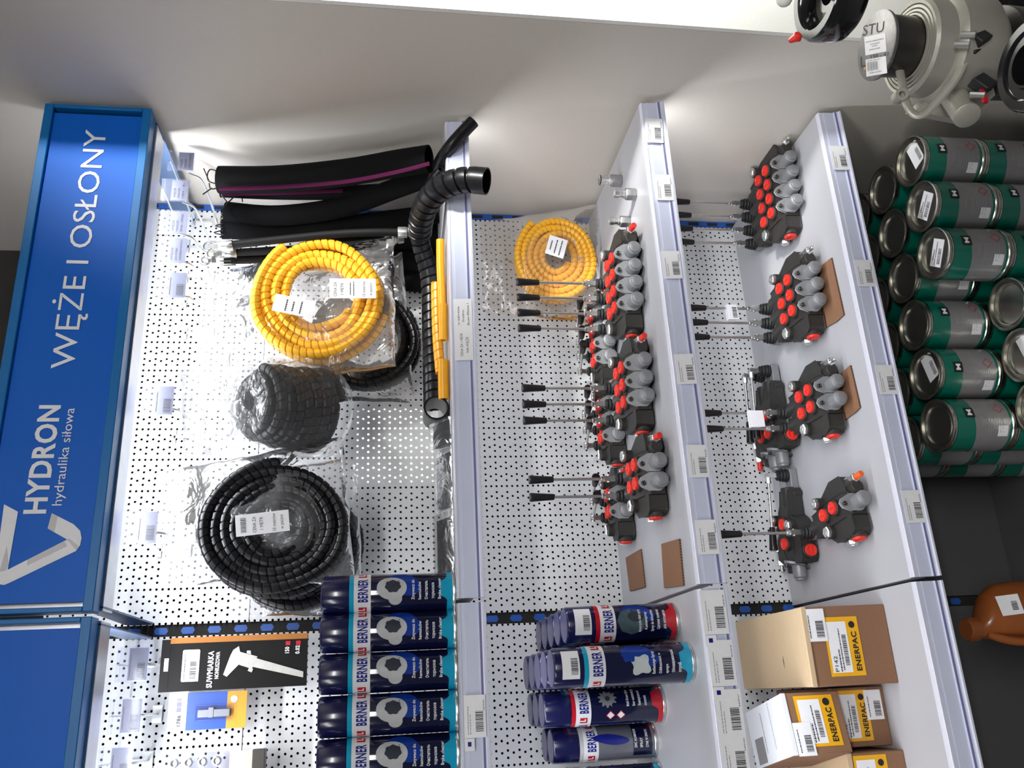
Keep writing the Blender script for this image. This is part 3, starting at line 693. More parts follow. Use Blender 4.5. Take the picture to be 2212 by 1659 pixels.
    MB().lathe((x0 + sx * .040, .058, .021), V((sx, 0, 0)), [(.0135, 0), (.0135, .003), (.012, .005), (.009, .005), (.008, .0035), (0, .0035)], 22).box(x0 + sx * .043, x0 + sx * .0455, .049, .067, .0195, .0225).build('side_port_plug', 'red', t)
    # relief valve
    o = V((x1 + tx * .020, .062, .022)); d = -Y_
    if relief == 'side': o = V((x1 + tx * .040, .085, .030))
    r = MB().lathe(o, d, [(.0125, -.012), (.0125, .014), (.0115, .016)], 6).lathe(o + d * .016, d, [(.0085, 0), (.0085, .022)], 16).lathe(o + d * .036, d, [(.0095, 0), (.0095, .010), (.008, .012)], 6).lathe(o + d * .046, d, [(.0042, 0), (.0042, .014), (.003, .016), (0, .016)], 12)
    if relief == 'side': r.cyl(o + Y_ * .012, o + Y_ * .0 + V((-tx * .02, .03, 0)), .012, n=12)
    R = r.build('relief_valve', 'chrome', t)
    if tip: MB().lathe(o + d * .049, d, [(.0058, 0), (.0062, .018), (.005, .0195), (0, .0195)], 14).build('relief_cap', tip, R)
    return t
def paper_tag(x, y, Y, label, w_=.020, h=.034, sticker=False):
    c = at(x, y, 'Y', Y); t = thing('folded_paper_tag', label, 'paper tag', c)
    MB().box(-w_, w_ * .9, -.006, -.0045, -h * .5, h * .2).box(-w_ * .9, w_, .0045, .006, -h * .4, h * .25).box(-w_, w_, -.006, .006, h * .2, h * .23).build('folded_paper', 'paper', t, bevel=.0005)
    if sticker:
        mb = MB(); barcode(mb, plane_fn((0, -.0062, 0), X_, Z_, .0002), -w_ * .8, w_ * .6, -h * .42, -h * .1, 55); mb.build('barcode', 'ink', t, angle=0)
    return t
G2 = 'lever valves on the middle shelf'; G3 = 'lever valves on the lower shelf'
valve((.640, -.405, Z2 + .001), -.134, 4, 'four-lever valve with red relief cap, front of the middle shelf, upright levers', G2)
valve((.415, -.401, Z2 + .001), -.085, 3, 'three-lever valve with red relief cap, front of the middle shelf, upright levers', G2)
valve((.221, -.425, Z2 + .001), -.089, 2, 'two-lever valve with red relief cap, front of the middle shelf, upright levers', G2)
def backpose(px, py, j, n, rz, z=Z2):                 # pose from the knob j seen at a pixel
    q = at(px, py, 'Z', z + .0217); x = ((n - 1) / 2 - j) * PIT
    return (q.x - math.cos(rz) * x, q.y - math.sin(rz) * x, z + .001)
valve(backpose(1321, 765, 3, 4, -.06), -.06, 4, 'four-lever valve with folded levers, standing behind the upright four-lever valve', G2, folded=True, ys=.56)
valve(backpose(1338, 934, 2, 3, -.06), -.06, 3, 'three-lever valve with folded levers, standing behind the upright three-lever valve', G2, folded=True, ys=.56)
valve(backpose(1353, 1062, 0, 2, -.06), -.06, 2, 'two-lever valve with folded levers, standing behind the upright two-lever valve', G2, folded=True, ys=.56)
valve((.901, -.385, Z3 + .001), -.067, 4, 'four-lever valve nearest the right wall on the lower shelf', G3, tip=None)
valve((.627, -.406, Z3 + .005), -.036, 3, 'three-lever valve on a cardboard piece, front of the lower shelf', G3, tip=None)
valve((.387, -.410, Z3 + .005), -.026, 2, 'two-lever valve on a cardboard piece, front of the lower shelf', G3, tip=None)
valve((.165, -.418, Z3 + .001), .114, 1, 'single-lever valve with orange relief cap, front of the lower shelf', G3, tip='orange')
q = at(1612, 950, 'Z', Z3 + .05)
valve((q.x - .10, -.100, Z3 + .005), -PI / 2, 2, 'two-lever valve lying sideways with folded lever, under the white folded tag', G3, folded=True, relief='side', flip=True)
q = at(1722, 1121, 'Z', Z3 + .022)
valve((q.x - .13, -.105, Z3 + .001), -PI / 2 - .04, 1, 'single-lever valve lying sideways with folded lever, behind the orange capped valve', G3, folded=True, relief='side', flip=True, tip=None)
paper_tag(1577, 675, -.175, 'white folded price tag on a lever rod of the big three-lever valve', sticker=True)
paper_tag(1628, 905, -.205, 'blank white folded tag on a lever rod of the big two-lever valve', h=.044)

# cardboard pieces
def cardboard(pts, z, label, h=.004, m='card'):
    q = [at(x, y, 'Z', z + h) for x, y in pts]; c = sum(q, V()) / len(q)
    t = thing('cardboard_piece', label, 'cardboard', (c.x, c.y, z))
    a = MB().prism([(p.x - c.x, p.y - c.y) for p in q], (0, 0, .0004), X_, Y_, (0, 0, h - .0004)).build('board', m, t)
    e = MB(); n = len(q)
    for i in range(n):
        p, r = q[i] - c, q[(i + 1) % n] - c; L = (r - p).length; k = int(L / .005)
        nn = (r - p).normalized().cross(Z_)
        for s_ in range(k):
            o = p.lerp(r, (s_ + .5) / k); e.obox((o.x, o.y, h * .5), (r - p).normalized(), Z_, nn, .0022, h * .55, .0006)
    e.build('fluted_edge', 'dark', t, angle=0)
    return t
cardboard([(1351, 1205), (1383, 1186), (1392, 1268), (1360, 1277)], Z2, 'small flat brown cardboard piece on the middle shelf, nearer the pegboard')
cardboard([(1428, 1175), (1466, 1164), (1475, 1265), (1434, 1270)], Z2, 'flat brown cardboard piece on the middle shelf, nearer the shelf edge')
cardboard([(1690, 640), (1795, 557), (1822, 680), (1806, 695), (1735, 735)], Z3, 'brown cardboard piece under the three-lever valve')
cardboard([(1745, 870), (1836, 789), (1857, 880), (1848, 890), (1780, 940)], Z3, 'brown cardboard piece under the two-lever valve on the lower shelf')

# steel fittings
def fitting(px, py, s, label, nut='castg2', oring=False, flat=False):
    q = at(px, py, 'Z', Z2)
    t = thing('hydraulic_fitting', label, 'fitting', q, .3); t['group'] = 'steel fittings on the middle shelf'
    MB().lathe((0, 0, 0), Z_, [(.0125 * s, 0), (.0135 * s, .001), (.0135 * s, .021 * s), (.012 * s, .023 * s)], 6).build('hex_nut', 'steel', t, bevel=.0006)
    MB().lathe((0, 0, 0), Z_, [(.0095 * s, .0225 * s), (.0095 * s, .027 * s), (.0080 * s, .028 * s), (.0080 * s, .036 * s), (.0095 * s, .037 * s), (.0095 * s, .046 * s), (.006 * s, .0475 * s), (.005 * s, .040 * s), (0, .040 * s)], 24).build('quick_plug', 'chrome', t)
    if oring: MB().lathe((0, 0, 0), Z_, [(.0098 * s, .0435 * s), (.0102 * s, .0445 * s), (.0098 * s, .0455 * s)], 24).build('black_ring', 'rubber', t)
    return t
fitting(1342, 391, 1.12, 'tall steel quick coupling with a black ring, nearest the right wall', oring=True)
fitting(1373, 420, 1.02, 'short bright steel coupling standing nearest the shelf edge')
fitting(1360, 479, .98, 'short steel coupling nearest the relief end of the four-lever valve')

# ================================================================== BOXES ON THE LOWER SHELF
def label_print(mb_parent, f, w_, h, num, big=True):
    MB().add([f(0, 0), f(w_, 0), f(w_, h), f(0, h)], [(0, 1, 2, 3)]).build('yellow_label', 'enyel', mb_parent, angle=0)
def carton(name, label, verts8, topm, frontm, group='cartons with yellow labels'):
    pass
def box_thing(label, A, B, Dp, H, yaw, front='card', top='cardl', lab=None, stick=None, group='cartons with yellow labels', lid=False):
    # A: front-left-bottom corner, width B, depth Dp, height H
    t = thing('cardboard_box', label, 'box', A, yaw, group)
    MB().box(0, B, 0, Dp, 0, H - .003).build('carton_body', front, t, bevel=.002)
    MB().box(.0005, B - .0005, .0005, Dp - .0005, H - .003, H).box(0, B, -.002, .001, H - .010, H).build('top_flaps', top, t, bevel=.001)
    f = lambda o: plane_fn((0, -.0022 if 0 else 0, 0), X_, Z_, o)
    if lab:
        x0, z0, w_, h, num = lab
        g = plane_fn((x0, 0, z0), X_, Z_, .0006)
        L = MB().add([g(0, 0), g(w_, 0), g(w_, h), g(0, h)], [(0, 1, 2, 3)]).build('yellow_label', 'enyel', t, angle=0)
        g = plane_fn((x0, 0, z0), X_, Z_, .0010)
        MB().add([g(w_ * .06, h * .36), g(w_ * .92, h * .36), g(w_ * .92, h * .93), g(w_ * .06, h * .93)], [(0, 1, 2, 3)]).build('white_field', 'paper', L, angle=0)
        g = plane_fn((x0, 0, z0), X_, Z_, .0013)
        mb = MB().text('ENERPAC', g, w_ * .08, w_ * .74, h * .10, h * .15, bold=True)
        blob(mb, g, w_ * .86, h * .19, h * .09, h * .09, 16, rings=1); mb.build('lettering', 'ink', L, angle=0)
        mb = MB().text(num, g, w_ * .08, w_ * .08 + w_ * .26, h * .76, h * .11)
        fine(mb, g, w_ * .08, w_ * .45, h * .66, h * .04, 7); fine(mb, g, w_ * .1, w_ * .8, h * .59, h * .03, 8); barcode(mb, g, w_ * .18, w_ * .7, h * .42, h * .54, 77); mb.build('label_print', 'ink', L, angle=0)
    if stick:
        x0, z0, w_, h = stick
        g = plane_fn((x0, 0, z0), X_, Z_, .0018)
        S = MB().add([g(0, 0), g(w_, 0), g(w_, h), g(0, h)], [(0, 1, 2, 3)]).build('white_sticker', 'paper', t, angle=0)
        g = plane_fn((x0, 0, z0), X_, Z_, .0021); mb = MB(); barcode(mb, g, w_ * .12, w_ * .62, h * .12, h * .5, 66); fine(mb, g, w_ * .1, w_ * .8, h * .78, h * .05, 9); mb.build('barcode', 'ink', S, angle=0)
    return t
b1 = box_thing('big brown carton with pale top and yellow label, nearest the bay seam', (-.1715, -.372, Z3 + .0005), .140, .31, .168, 0, lab=(.016, .060, .104, .068, 'P142'), stick=(.078, .124, .058, .040), top='cardl')
MB().box(.036, .058, .10, .1006, .1681, .1685).box(.042, .053, .0995, .101, .1681, .1688).build('ink_mark', 'ink', b1, angle=0)
b2 = box_thing('brown carton with yellow label, half behind the big carton', (-.2785, -.315, Z3 + .0005), .103, .22, .112, 0, front='card', top='card', lab=(.010, .036, .088, .064, 'P142'), stick=(.045, .008, .052, .034))
b3 = box_thing('brown carton with yellow label at the lower frame edge', (-.440, -.345, Z3 + .0005), .155, .24, .112, 0, front='card', top='cardl', lab=(.055, .036, .095, .064, 'P142'))
b4 = box_thing('carton with a white lid, yellow label and barcode sticker, on top of the brown cartons', (-.281, -.375, Z3 + .1135), .104, .17, .112, .20, front='card', top='cardw', lab=(.012, .014, .086, .074, 'P142'), stick=(-.002, .068, .055, .034))
mb = MB(); g = lambda x, y: V((x, y, .1123)); fine(mb, g, .02, .10, .06, .002, 3); fine(mb, g, .02, .09, .10, .003, 4); mb.add([g(.005, .11), g(.05, .11), g(.05, .15), g(.005, .15)], [(0, 1, 2, 3)]); mb.build('lid_print', 'glabel', b4, angle=0)

# ================================================================== GREEN TINS
PD, PH = .108, .1365
def tin(loc, label, th=.1, sticker=0, group='stacked green grease tins', low=False):
    t = thing('metal_tin', label, 'tin', loc, 0, group); r = PD / 2 - .0012; H = PH - .001
    MB().lathe((0, 0, 0), Z_, [(r - .001, 0), (r + .0006, .001), (r + .0006, .004), (r - .001, .006), (r - .001, H - .010), (r - .0015, H - .008), (r + .0006, H - .003), (r + .0004, H - .0006), (r - .002, H), (r - .005, H - .001), (r - .006, H - .008), (r - .010, H - .009), (r - .0115, H - .004), (r - .013, H - .004), (r - .0145, H - .009), (0, H - .0095)], 40).build('tin_shell', 'tin', t, angle=30)
    f = lambda o: cyl_fn(0, 0, 0, r + o, th)
    mb = MB(); arc_patch(mb, f(.0), -PI * r, PI * r, H * .60, H - .011, 40); arc_patch(mb, f(-.0003), -PI * r, PI * r, .006, H * .62, 40); mb.build('green_paint', 'green', t)
    mb = MB(); mb.grid(lambda a, b: f(.0003)((a - .5) * 2.3 * r * 1.0 * 2, .012 + (H * .50 - .012) * b + .020 * (1 - (2 * a - 1) ** 2) * b), 30, 2); L = mb.build('grey_label', 'glabel', t)
    mb = MB()
    arc_patch(mb, f(.0006), -.014, .008, .086, .106, 6); S = mb.build('black_square', 'ink', t, angle=0)
    MB().text('M', f(.0010), -.0095, .0035, .0915, .010, bold=True).build('logo_letter', 'paper', S, angle=0)
    if low: return t
    mb = MB(); mb.text('MOLYKOTE', f(.0006), -.014, .012, .0825, .0035); mb.build('lettering', 'glabel', t, angle=0)
    mb = MB(); mb.text('D-321 R', f(.0008), -.030, -.012, .0700, .0045, bold=True)
    for k in range(7): fine(mb, f(.0006), -.044, -.008, .058 - k * .0052, .0016, k + 2)
    for k in range(9): fine(mb, f(.0006), .004, .044, .062 - k * .0050, .0014, k + 20)
    mb.build('label_print', 'inkg', L, angle=0)
    mb = MB(); arc_patch(mb, f(.0006), -.052, -.030, .016, .038, 6); mb.build('label_field', 'paper', L, angle=0)
    mb = MB()
    for a, b in (((-.004, .030), (.006, .020)), ((.006, .020), (.016, .030)), ((.016, .030), (.006, .040)), ((.006, .040), (-.004, .030))):
        p, q = f(.0009)(*a), f(.0009)(*b); mb.tube([p, q], .0006, 4)
    mb.build('hazard_diamond', 'bred', L, angle=0)
    if sticker:
        a = {1: .25, 2: -.75, 3: -.6}[sticker]; c_, s_ = math.cos(a), math.sin(a); u, v = V((c_, s_, 0)), V((-s_, c_, 0))
        g = plane_fn((.012, -.012, H - .0085) if sticker == 1 else (.0, -.004, H - .0085), u, v, .0)
        P_ = MB().add([g(-.028, -.016), g(.028, -.016), g(.028, .018), g(-.028, .018)], [(0, 1, 2, 3)]).build('lid_sticker', 'paper', t, angle=0)
        g = plane_fn((.012, -.012, H - .0083) if sticker == 1 else (.0, -.004, H - .0083), u, v, .0)
        mb = MB(); barcode(mb, g, -.022, .010, -.012, -.002, 91)
        if sticker > 1: fine(mb, g, -.024, .022, .003, .0025, 12); fine(mb, g, -.016, .006, .009, .003, 13)
        mb.build('barcode', 'ink', P_, angle=0)
    return t
X0p, Y0p = .3085, -.4075
ZT = .145 + 3 * PH - PH    # top layer base
def txy(i, j): return (X0p + i * PD * 1.0168, Y0p + j * PD)
names = ['first', 'second', 'third', 'fourth', 'fifth', 'sixth']
stk = {(0, 0): 0, (1, 0): 1, (2, 0): 0, (3, 0): 0, (4, 0): 0, (5, 0): 0, (3, -1): 3, (4, -1): 2, (5, -1): 1}
ORD = ['leftmost', 'second from the left', 'third from the left', 'fourth from the left', 'fifth from the left', 'rightmost']
for i in range(6):
    for lay in (2, 1, 0):
        x, y = txy(i, 0); top = lay == 2
        lb = ('green tin, %s of the top layer in the second row' % ORD[i]) if top else ('green tin in the second row, %s, in the %s layer' % (ORD[i], ('bottom', 'middle')[lay]))
        if lay == 0: continue
        tin((x, y, .145 + lay * PH), lb, th=(.25, -.02, .22, .1, .0, .05)[i], sticker=stk.get((i, 0), 0) if top else 0, low=not top)
for i in range(0, 6):
    x, y = txy(i, 0); tin((x, y, .145), 'green tin in the second row, %s, in the bottom layer' % ORD[i], low=True)
for i in (3, 4, 5):
    x, y = txy(i, -1); tin((x, y, .145 + 2 * PH), 'green tin on top of the front row, ' + {3: 'left of the other two', 4: 'middle one, with an angled lid sticker', 5: 'nearest the right wall'}[i], th=(0, 0, 0, .10, .05, .02)[i], sticker=stk[(i, -1)])
for i in range(6):
    x, y = txy(i, -1); tin((x, y, .145 + PH), 'green tin in the front row, %s, in the middle layer' % ORD[i], th=.2, sticker=1 if i == 1 else 0)
    tin((x, y, .145), 'green tin in the front row, %s, in the bottom layer' % ORD[i], low=True)
for j in (1, 2):
    for i in range(0, 6):
        x, y = txy(i, j)
        lb = ('green tin, %s of the row %s' % (ORD[i], ('behind the second row', 'against the back panel')[j - 1]))
        for lay in (0, 1, 2):
            if i > 0 and lay < 2: continue
            tin((x, y, .145 + lay * PH), lb + (', ' + ('bottom layer', 'middle layer', 'top layer')[lay]), low=True, th=.3)

# ================================================================== AMBER BOTTLE (left bay, base deck)
def bottle(px, py, w_, label):
    q = atw(px, py, w_)
    t = thing('plastic_bottle', label, 'bottle', (q.x, q.y, .145), .1); z = q.z - .145
    secs = [(0, .050, .040, .034), (.004, .055, .044, .034), (z * .70, .056, .045, .034), (z * .80, .053, .042, .031), (z * .865, .043, .035, .022), (z * .905, .028, .026, .009), (z * .925, .0185, .0185, .0), (z * .94, .0175, .0175, .0)]
    n = 36; mb = MB(); vs = []; fs = []
    for h, rx, ry, cx in secs:
        for j in range(n): a = 2 * PI * j / n; vs.append((cx + rx * math.cos(a), ry * math.sin(a), h))
    for i in range(len(secs) - 1):
        for j in range(n): k = (j + 1) % n; fs.append((i * n + j, i * n + k, (i + 1) * n + k, (i + 1) * n + j))
    fs.append(tuple(range(n - 1, -1, -1))); mb.add(vs, fs).build('bottle_body', 'brown', t)
    c = MB().lathe((0, 0, 0), Z_, [(.0185, z * .935), (.0215, z * .94), (.0215, z * .99), (.0195, z), (0, z)], 28)
    for k in range(24):
        a = 2 * PI * k / 24; c.obox((.0217 * math.cos(a), .0217 * math.sin(a), z * .965), (math.cos(a), math.sin(a), 0), (-math.sin(a), math.cos(a), 0), Z_, .001, .002, z * .045)
    c.build('screw_cap', 'brown', t)
    MB().tube(smooth([(-.012, -.012, z * .905), (-.024, -.02, z * .84), (-.030, -.022, z * .74), (-.024, -.02, z * .62), (-.016, -.016, z * .56)], 6), .0085, 12).build('grip', 'brown', t)
    for k, (cx, cz, al) in enumerate(((.036, .80, -.40), (.040, .62, -.25))):
        f = lambda x, y: V((cx + x, -.0462 + .010 * (y + .02) / .04 * (k == 0), z * cz + y)) + V((0, -.003, 0))
        p = MB().add([f(-.018, -.022), f(.020, -.020), f(.018, .022), f(-.020, .018)], [(0, 1, 2, 3)]).build('price_sticker', 'paper', t, angle=0)
        mb = MB(); barcode(mb, lambda x, y: f(x, y) + V((0, -.0004, 0)), -.010, .008, -.014, -.003, 5); mb.build('barcode', 'ink', p, angle=0)
    return t
bottle(2086, 1360, 1.66, 'amber plastic bottle with white barcode stickers below the lower shelf')

# ================================================================== HOSES, SLEEVES AND TUBES ON THE UPPER SHELF
def P3(l): return [at(x, y, 'Y', Y) for x, y, Y in l]
def helix_tube(mb, path, r, pitch, gap=.14, n=14, depth=.82, mi=0):      # spiral wrapped tube: bands with a narrow helical groove
    path = resample(path, pitch / 5); m = len(path); L = [0]
    for a, b in zip(path, path[1:]): L.append(L[-1] + (b - a).length)
    T = [(path[min(i + 1, m - 1)] - path[max(i - 1, 0)]).normalized() for i in range(m)]
    U = []; u = frame(T[0])[0]
    for i in range(m): u = (u - T[i] * u.dot(T[i])).normalized(); U.append(u)
    tot = L[-1]; st = tot / (m - 1)
    def pos(s_, a, rr):
        s_ = max(0, min(tot - 1e-9, s_)); i = min(m - 2, int(s_ / st)); k = s_ / st - i
        p = path[i].lerp(path[i + 1], k); uu = U[i].lerp(U[i + 1], k).normalized(); t_ = T[i].lerp(T[i + 1], k); v = t_.cross(uu)
        return p + (uu * math.cos(a) + v * math.sin(a)) * rr
    turns = int(tot / pitch) + 1; fr = [(0, depth), (gap * .5, 1.), (.5, 1.025), (1 - gap * .6, 1.), (1 - gap * .25, depth)]
    rows = [(k - 1 + f, q) for k in range(turns + 1) for f, q in fr]
    vs = [pos((s_ + j / n) * pitch, 2 * PI * j / n, r * q) for s_, q in rows for j in range(n + 1)]
    fs = [(i * (n + 1) + j, i * (n + 1) + j + 1, (i + 1) * (n + 1) + j + 1, (i + 1) * (n + 1) + j) for i in range(len(rows) - 1) for j in range(n)]
    return mb.add(vs, fs, mi)
def ferrule(mb, p, d, L=.030, r=.0115):
    d = V(d).normalized(); mb.lathe(p, d, [(r * .95, 0), (r, .001), (r, L * .8), (r * .8, L * .9), (r * .75, L)], 20)
    for k in range(10):
        a = 2 * PI * k / 10; u, v, w_ = frame(d); o = V(p) + (u * math.cos(a) + v * math.sin(a)) * r; mb.obox(o + d * L * .4, d, u * math.cos(a) + v * math.sin(a), d.cross(u * math.cos(a) + v * math.sin(a)), L * .75, .0012, .002)
def hanging_sleeve(pts, r, label, squash=.7, stripe=None, ties=None):
    t = thing('hose_sleeve', label, 'hose', (0, 0, 0)); t['group'] = 'black hose samples hanging over the upper shelf'
    p = resample(smooth(P3(pts), 8), .012)
    MB().pipe(p, r, 18, .86, squash=squash, up=X_).build('sleeve_tube', 'sleeve', t)
    if stripe: MB().tube(resample(smooth(P3(stripe), 8), .012), .0052, 8, squash=.45, up=X_).build('purple_stripe', 'purple', t)
    if ties:
        mb = MB()
        for a in ties: mb.tube(smooth(P3(a), 5), .0014, 6)
        mb.build('cable_tie', 'handle', t)
    return t
hanging_sleeve([(473, 388, -.235), (600, 387, -.255), (750, 372, -.29), (860, 353, -.33), (927, 343, -.36)], .0315, 'thick black sleeve with a purple stripe, nearest the right wall', .8,
    [(474, 408, -.258), (600, 404, -.278), (740, 393, -.315), (850, 373, -.352), (928, 353, -.385)], [[(475, 372, -.24), (455, 366, -.24), (448, 378, -.24), (452, 392, -.24), (474, 398, -.24)], [(452, 392, -.24), (440, 364, -.24)], [(458, 406, -.24), (438, 420, -.24)], [(474, 405, -.24), (456, 408, -.24), (452, 396, -.23)]])
hanging_sleeve([(477, 411, -.18), (600, 416, -.19), (740, 416, -.21), (860, 410, -.235)], .0170, 'black sleeve with a purple stripe hanging behind the thickest one', .8, [(478, 419, -.198), (600, 417, -.212), (740, 412, -.232)], [[(478, 420, -.2), (488, 433, -.2), (494, 436, -.2), (508, 422, -.2)], [(494, 436, -.2), (484, 450, -.2)]])
hanging_sleeve([(487, 458, -.17), (600, 466, -.18), (740, 447, -.20), (860, 405, -.25), (950, 372, -.295)], .0245, 'black sleeve slanting down towards the right wall', .8, None, [[(490, 445, -.2), (478, 455, -.2), (482, 470, -.2)], [(522, 420, -.2), (524, 436, -.2)]])
hanging_sleeve([(480, 495, -.15), (620, 497, -.15), (780, 482, -.16), (945, 462, -.17)], .0235, 'black sleeve hanging left of the slanting one', .8, None, [[(482, 484, -.17), (465, 488, -.17), (482, 492, -.17)], [(482, 497, -.17), (462, 503, -.17), (482, 507, -.17)]])
hanging_sleeve([(690, 500, -.085), (800, 505, -.085), (948, 508, -.085)], .040, 'wide black sleeve standing behind the others near the uprights', .75)
hanging_sleeve([(760, 555, -.055), (850, 560, -.055), (948, 566, -.055)], .034, 'wide black sleeve standing behind the yellow coil bag', .6)
hanging_sleeve([(770, 600, -.045), (850, 606, -.045), (948, 612, -.045)], .026, 'black sleeve standing farthest from the right wall', .6)
def hyd_hose(pts, label, r=.0088, end=True, cap=False, hang=-.19):
    t = thing('hydraulic_hose', label, 'hose', (0, 0, 0)); t['group'] = 'hydraulic hoses hanging over the upper shelf'
    p = smooth(P3(pts), 8); MB().tube(p, r, 14).build('hose', 'hose', t)
    mb = MB(); d = (p[0] - p[1]).normalized(); ferrule(mb, p[0] - d * .003, d)
    q = p[0] + d * .028; mb.lathe(q, d, [(.0085, 0), (.0085, .009), (.006, .010), (.006, .016)], 6); mb.tube([q + d * .012 + X_ * (.009 * math.cos(a)) + Z_ * (.009 * math.sin(a) + .010) for a in [k * PI / 6 for k in range(13)]], .003, 8)
    mb.build('top_ferrule', 'chrome', t)
    if end:
        mb = MB(); d = (p[-1] - p[-2]).normalized(); ferrule(mb, p[-1] - d * .003, d, .025); mb.lathe(p[-1] + d * .021, d, [(.0062, 0), (.0062, .004), (.0088, .005), (.0088, .018), (.006, .019)], 6); mb.build('bottom_ferrule', 'chrome', t)
    if cap: d = (p[0] - p[1]).normalized(); MB().lathe(p[0], d, [(.012, -.012), (.012, .012), (.010, .014)], 16).build('black_cap', 'handle', t)
    # print along the hose
    return t
hyd_hose([(500, 529, -.235), (600, 518, -.24), (720, 506, -.245), (800, 502, -.25), (862, 502, -.25)], 'long black hydraulic hose with steel ferrules at both ends')
hyd_hose([(508, 546, -.21), (640, 538, -.205), (760, 529, -.19), (835, 521, -.18)], 'black hydraulic hose hanging just left of the long one')
t = hyd_hose([(496, 562, -.20), (560, 560, -.19), (640, 552, -.17)], 'short black hose end with a black plastic cap', cap=True, end=False)

# big spiral tube that bends over the shelf edge
def r2(y, Y, z): return V((at(950, y, 'Y', Y).x, Y, z))
big = smooth([r2(880, -.20, Z1 + .024), r2(800, -.19, Z1 + .0235), r2(700, -.18, Z1 + .024), r2(600, -.19, Z1 + .026)] + P3([(908, 520, -.235), (912, 465, -.32), (932, 425, -.38), (965, 400, -.42), (1005, 389, -.445), (1045, 391, -.46)]), 8)
t = thing('spiral_tube', 'big black spiral tube bending over the upper shelf edge with its open end forward', 'tube', (0, 0, 0))
half = resample(big, .01); k0 = int(len(half) * .5)
k1 = int(len(half) * .62)
helix_tube(MB(), half[:k1 + 1], .0205, .0215, gap=.22, n=20, depth=.80).build('spiral_wrap', 'bplast', t)
helix_tube(MB(), half[k1:], .0262, .0225, gap=.26, n=24, depth=.78).build('spiral_wrap', 'bplast', t)
e = half[-1]; d = (half[-1] - half[-3]).normalized()
mb = MB(); mb.pipe([e - d * .02, e + d * .006], .0272, 32, .90); mb.tube([e - d * .03, e - d * .022], .022, 20); mb.build('open_end', 'bplast', t)
def open_hose(pts, r, label, m='bplast', name='plain_tube'):
    t = thing(name, label, 'tube', (0, 0, 0)); p = smooth(pts, 7)
    MB().pipe(p, r, 16, .66).build('tube_wall', m, t); return t
open_hose(P3([(935, 395, -.315), (950, 352, -.36), (972, 318, -.395), (1000, 286, -.41), (1023, 262, -.42)]), .0138, 'bare black rubber tube sticking up and out over the shelf edge nearest the wall')
open_hose(P3([(925, 400, -.33), (940, 380, -.35), (952, 366, -.37)]), .0085, 'short black tube end above the big spiral tube')
open_hose([r2(518, -.345, Z1 + .012), r2(570, -.335, Z1 + .012), r2(640, -.325, Z1 + .010), r2(690, -.32, Z1 + .010)], .0085, 'yellow tube behind the strip, nearest the right wall', 'yell', 'yellow_tube')
open_hose([r2(657, -.352, Z1 + .010), r2(690, -.347, Z1 + .0105), r2(735, -.342, Z1 + .010)], .0090, 'short yellow tube behind the price card', 'yell', 'yellow_tube')
open_hose([r2(778, -.352, Z1 + .012), r2(820, -.346, Z1 + .012), r2(862, -.340, Z1 + .0115)], .0108, 'short fat yellow tube farthest from the right wall', 'yell', 'yellow_tube')
t = thing('yellow_spiral', 'long yellow spiral wrap lying along the upper shelf behind the short yellow tubes', 'tube', (0, 0, 0))
helix_tube(MB(), smooth([r2(612, -.305, Z1 + .020), r2(680, -.302, Z1 + .020), r2(745, -.300, Z1 + .018), r2(805, -.302, Z1 + .014)], 8), .0105, .019, n=14).build('spiral_wrap', 'yell', t)
q = r2(881, -.335, Z1 + .026); t = thing('tube_end', 'wide black tube with its round open end facing forward on the upper shelf', 'tube', q)
MB().pipe([(0, 0, 0), (.01, .10, -.002)], .0235, 28, .90).pipe([(0, -.002, 0), (0, .004, 0)], .0245, 28, .86).build('tube_wall', 'bplast', t)
for i, (y, lb) in enumerate(((945, 'small black fitting bag lying beside the wide tube end'), (1045, 'flat black pouch leaning behind the upper shelf strip, nearer the wide tube end'), (1190, 'flat black pouch leaning behind the upper shelf strip, nearer the spray cans'))):
    t = thing('flat_pouch', lb, 'pouch', r2(y, -.30, Z1 + .0008)); w_ = (.022, .050, .055)[i]; h = (.03, .024, .026)[i]
    MB().prism([(-.02, 0), (-.05, .001), (-.045, .004), (.0, h), (.006, h), (0, h * .5)], (-w_, 0, 0), Y_, Z_, (2 * w_, 0, 0)).build('dark_insert', 'bplast', t, bevel=.001)
    MB().prism([(-.058, 0), (-.052, .005), (.0, h * 1.2), (.008, h * 1.25), (.01, 0)], (-w_ * 1.2, 0, 0), Y_, Z_, (2.4 * w_, 0, 0)).build('clear_film', 'film3', t, angle=60)

# ================================================================== BAGGED HOSE COILS
def pillow(mb, c4, T, seed=0, wr=.004, nu=44, nv=44, sharp=.5, side=(-1, 1), cp=None):
    a, b, c, d = [V(q) for q in c4]                       # top-left, top-right, bottom-right, bottom-left
    n = (b - a).cross(d - a).normalized()
    if n.y > 0: n = -n
    def f(sg):
        def g(u, v):
            p = a.lerp(b, u).lerp(d.lerp(c, u), v)
            env = (max(0, math.sin(PI * u)) * max(0, math.sin(PI * v))) ** sharp
            if cp:                                     # slack film above the contents: thin, only the part round the coil is full
                env *= min(1, max(.12, (v - cp) / .22 + .12))
            q = p * 9 + V((seed, seed * 1.7, 0)); w_ = noise.noise(q) * 1.6 + noise.noise(q * 2.7) * .9 + abs(noise.noise(q * 1.6 + V((3, 1, 7)))) * 1.6 + noise.noise(q * 7) * .35
            edge = noise.noise(p * 22 + V((seed, 0, 0))) * .004
            inpl = (b - a).normalized() * edge + (d - a).normalized() * noise.noise(p * 25 + V((0, seed, 5))) * .004
            return p + inpl + n * sg * (T * env + .0006) + n * w_ * wr * (.4 + env)
        return g
    for sg in side: mb.grid(f(sg), nu, nv)
    return mb
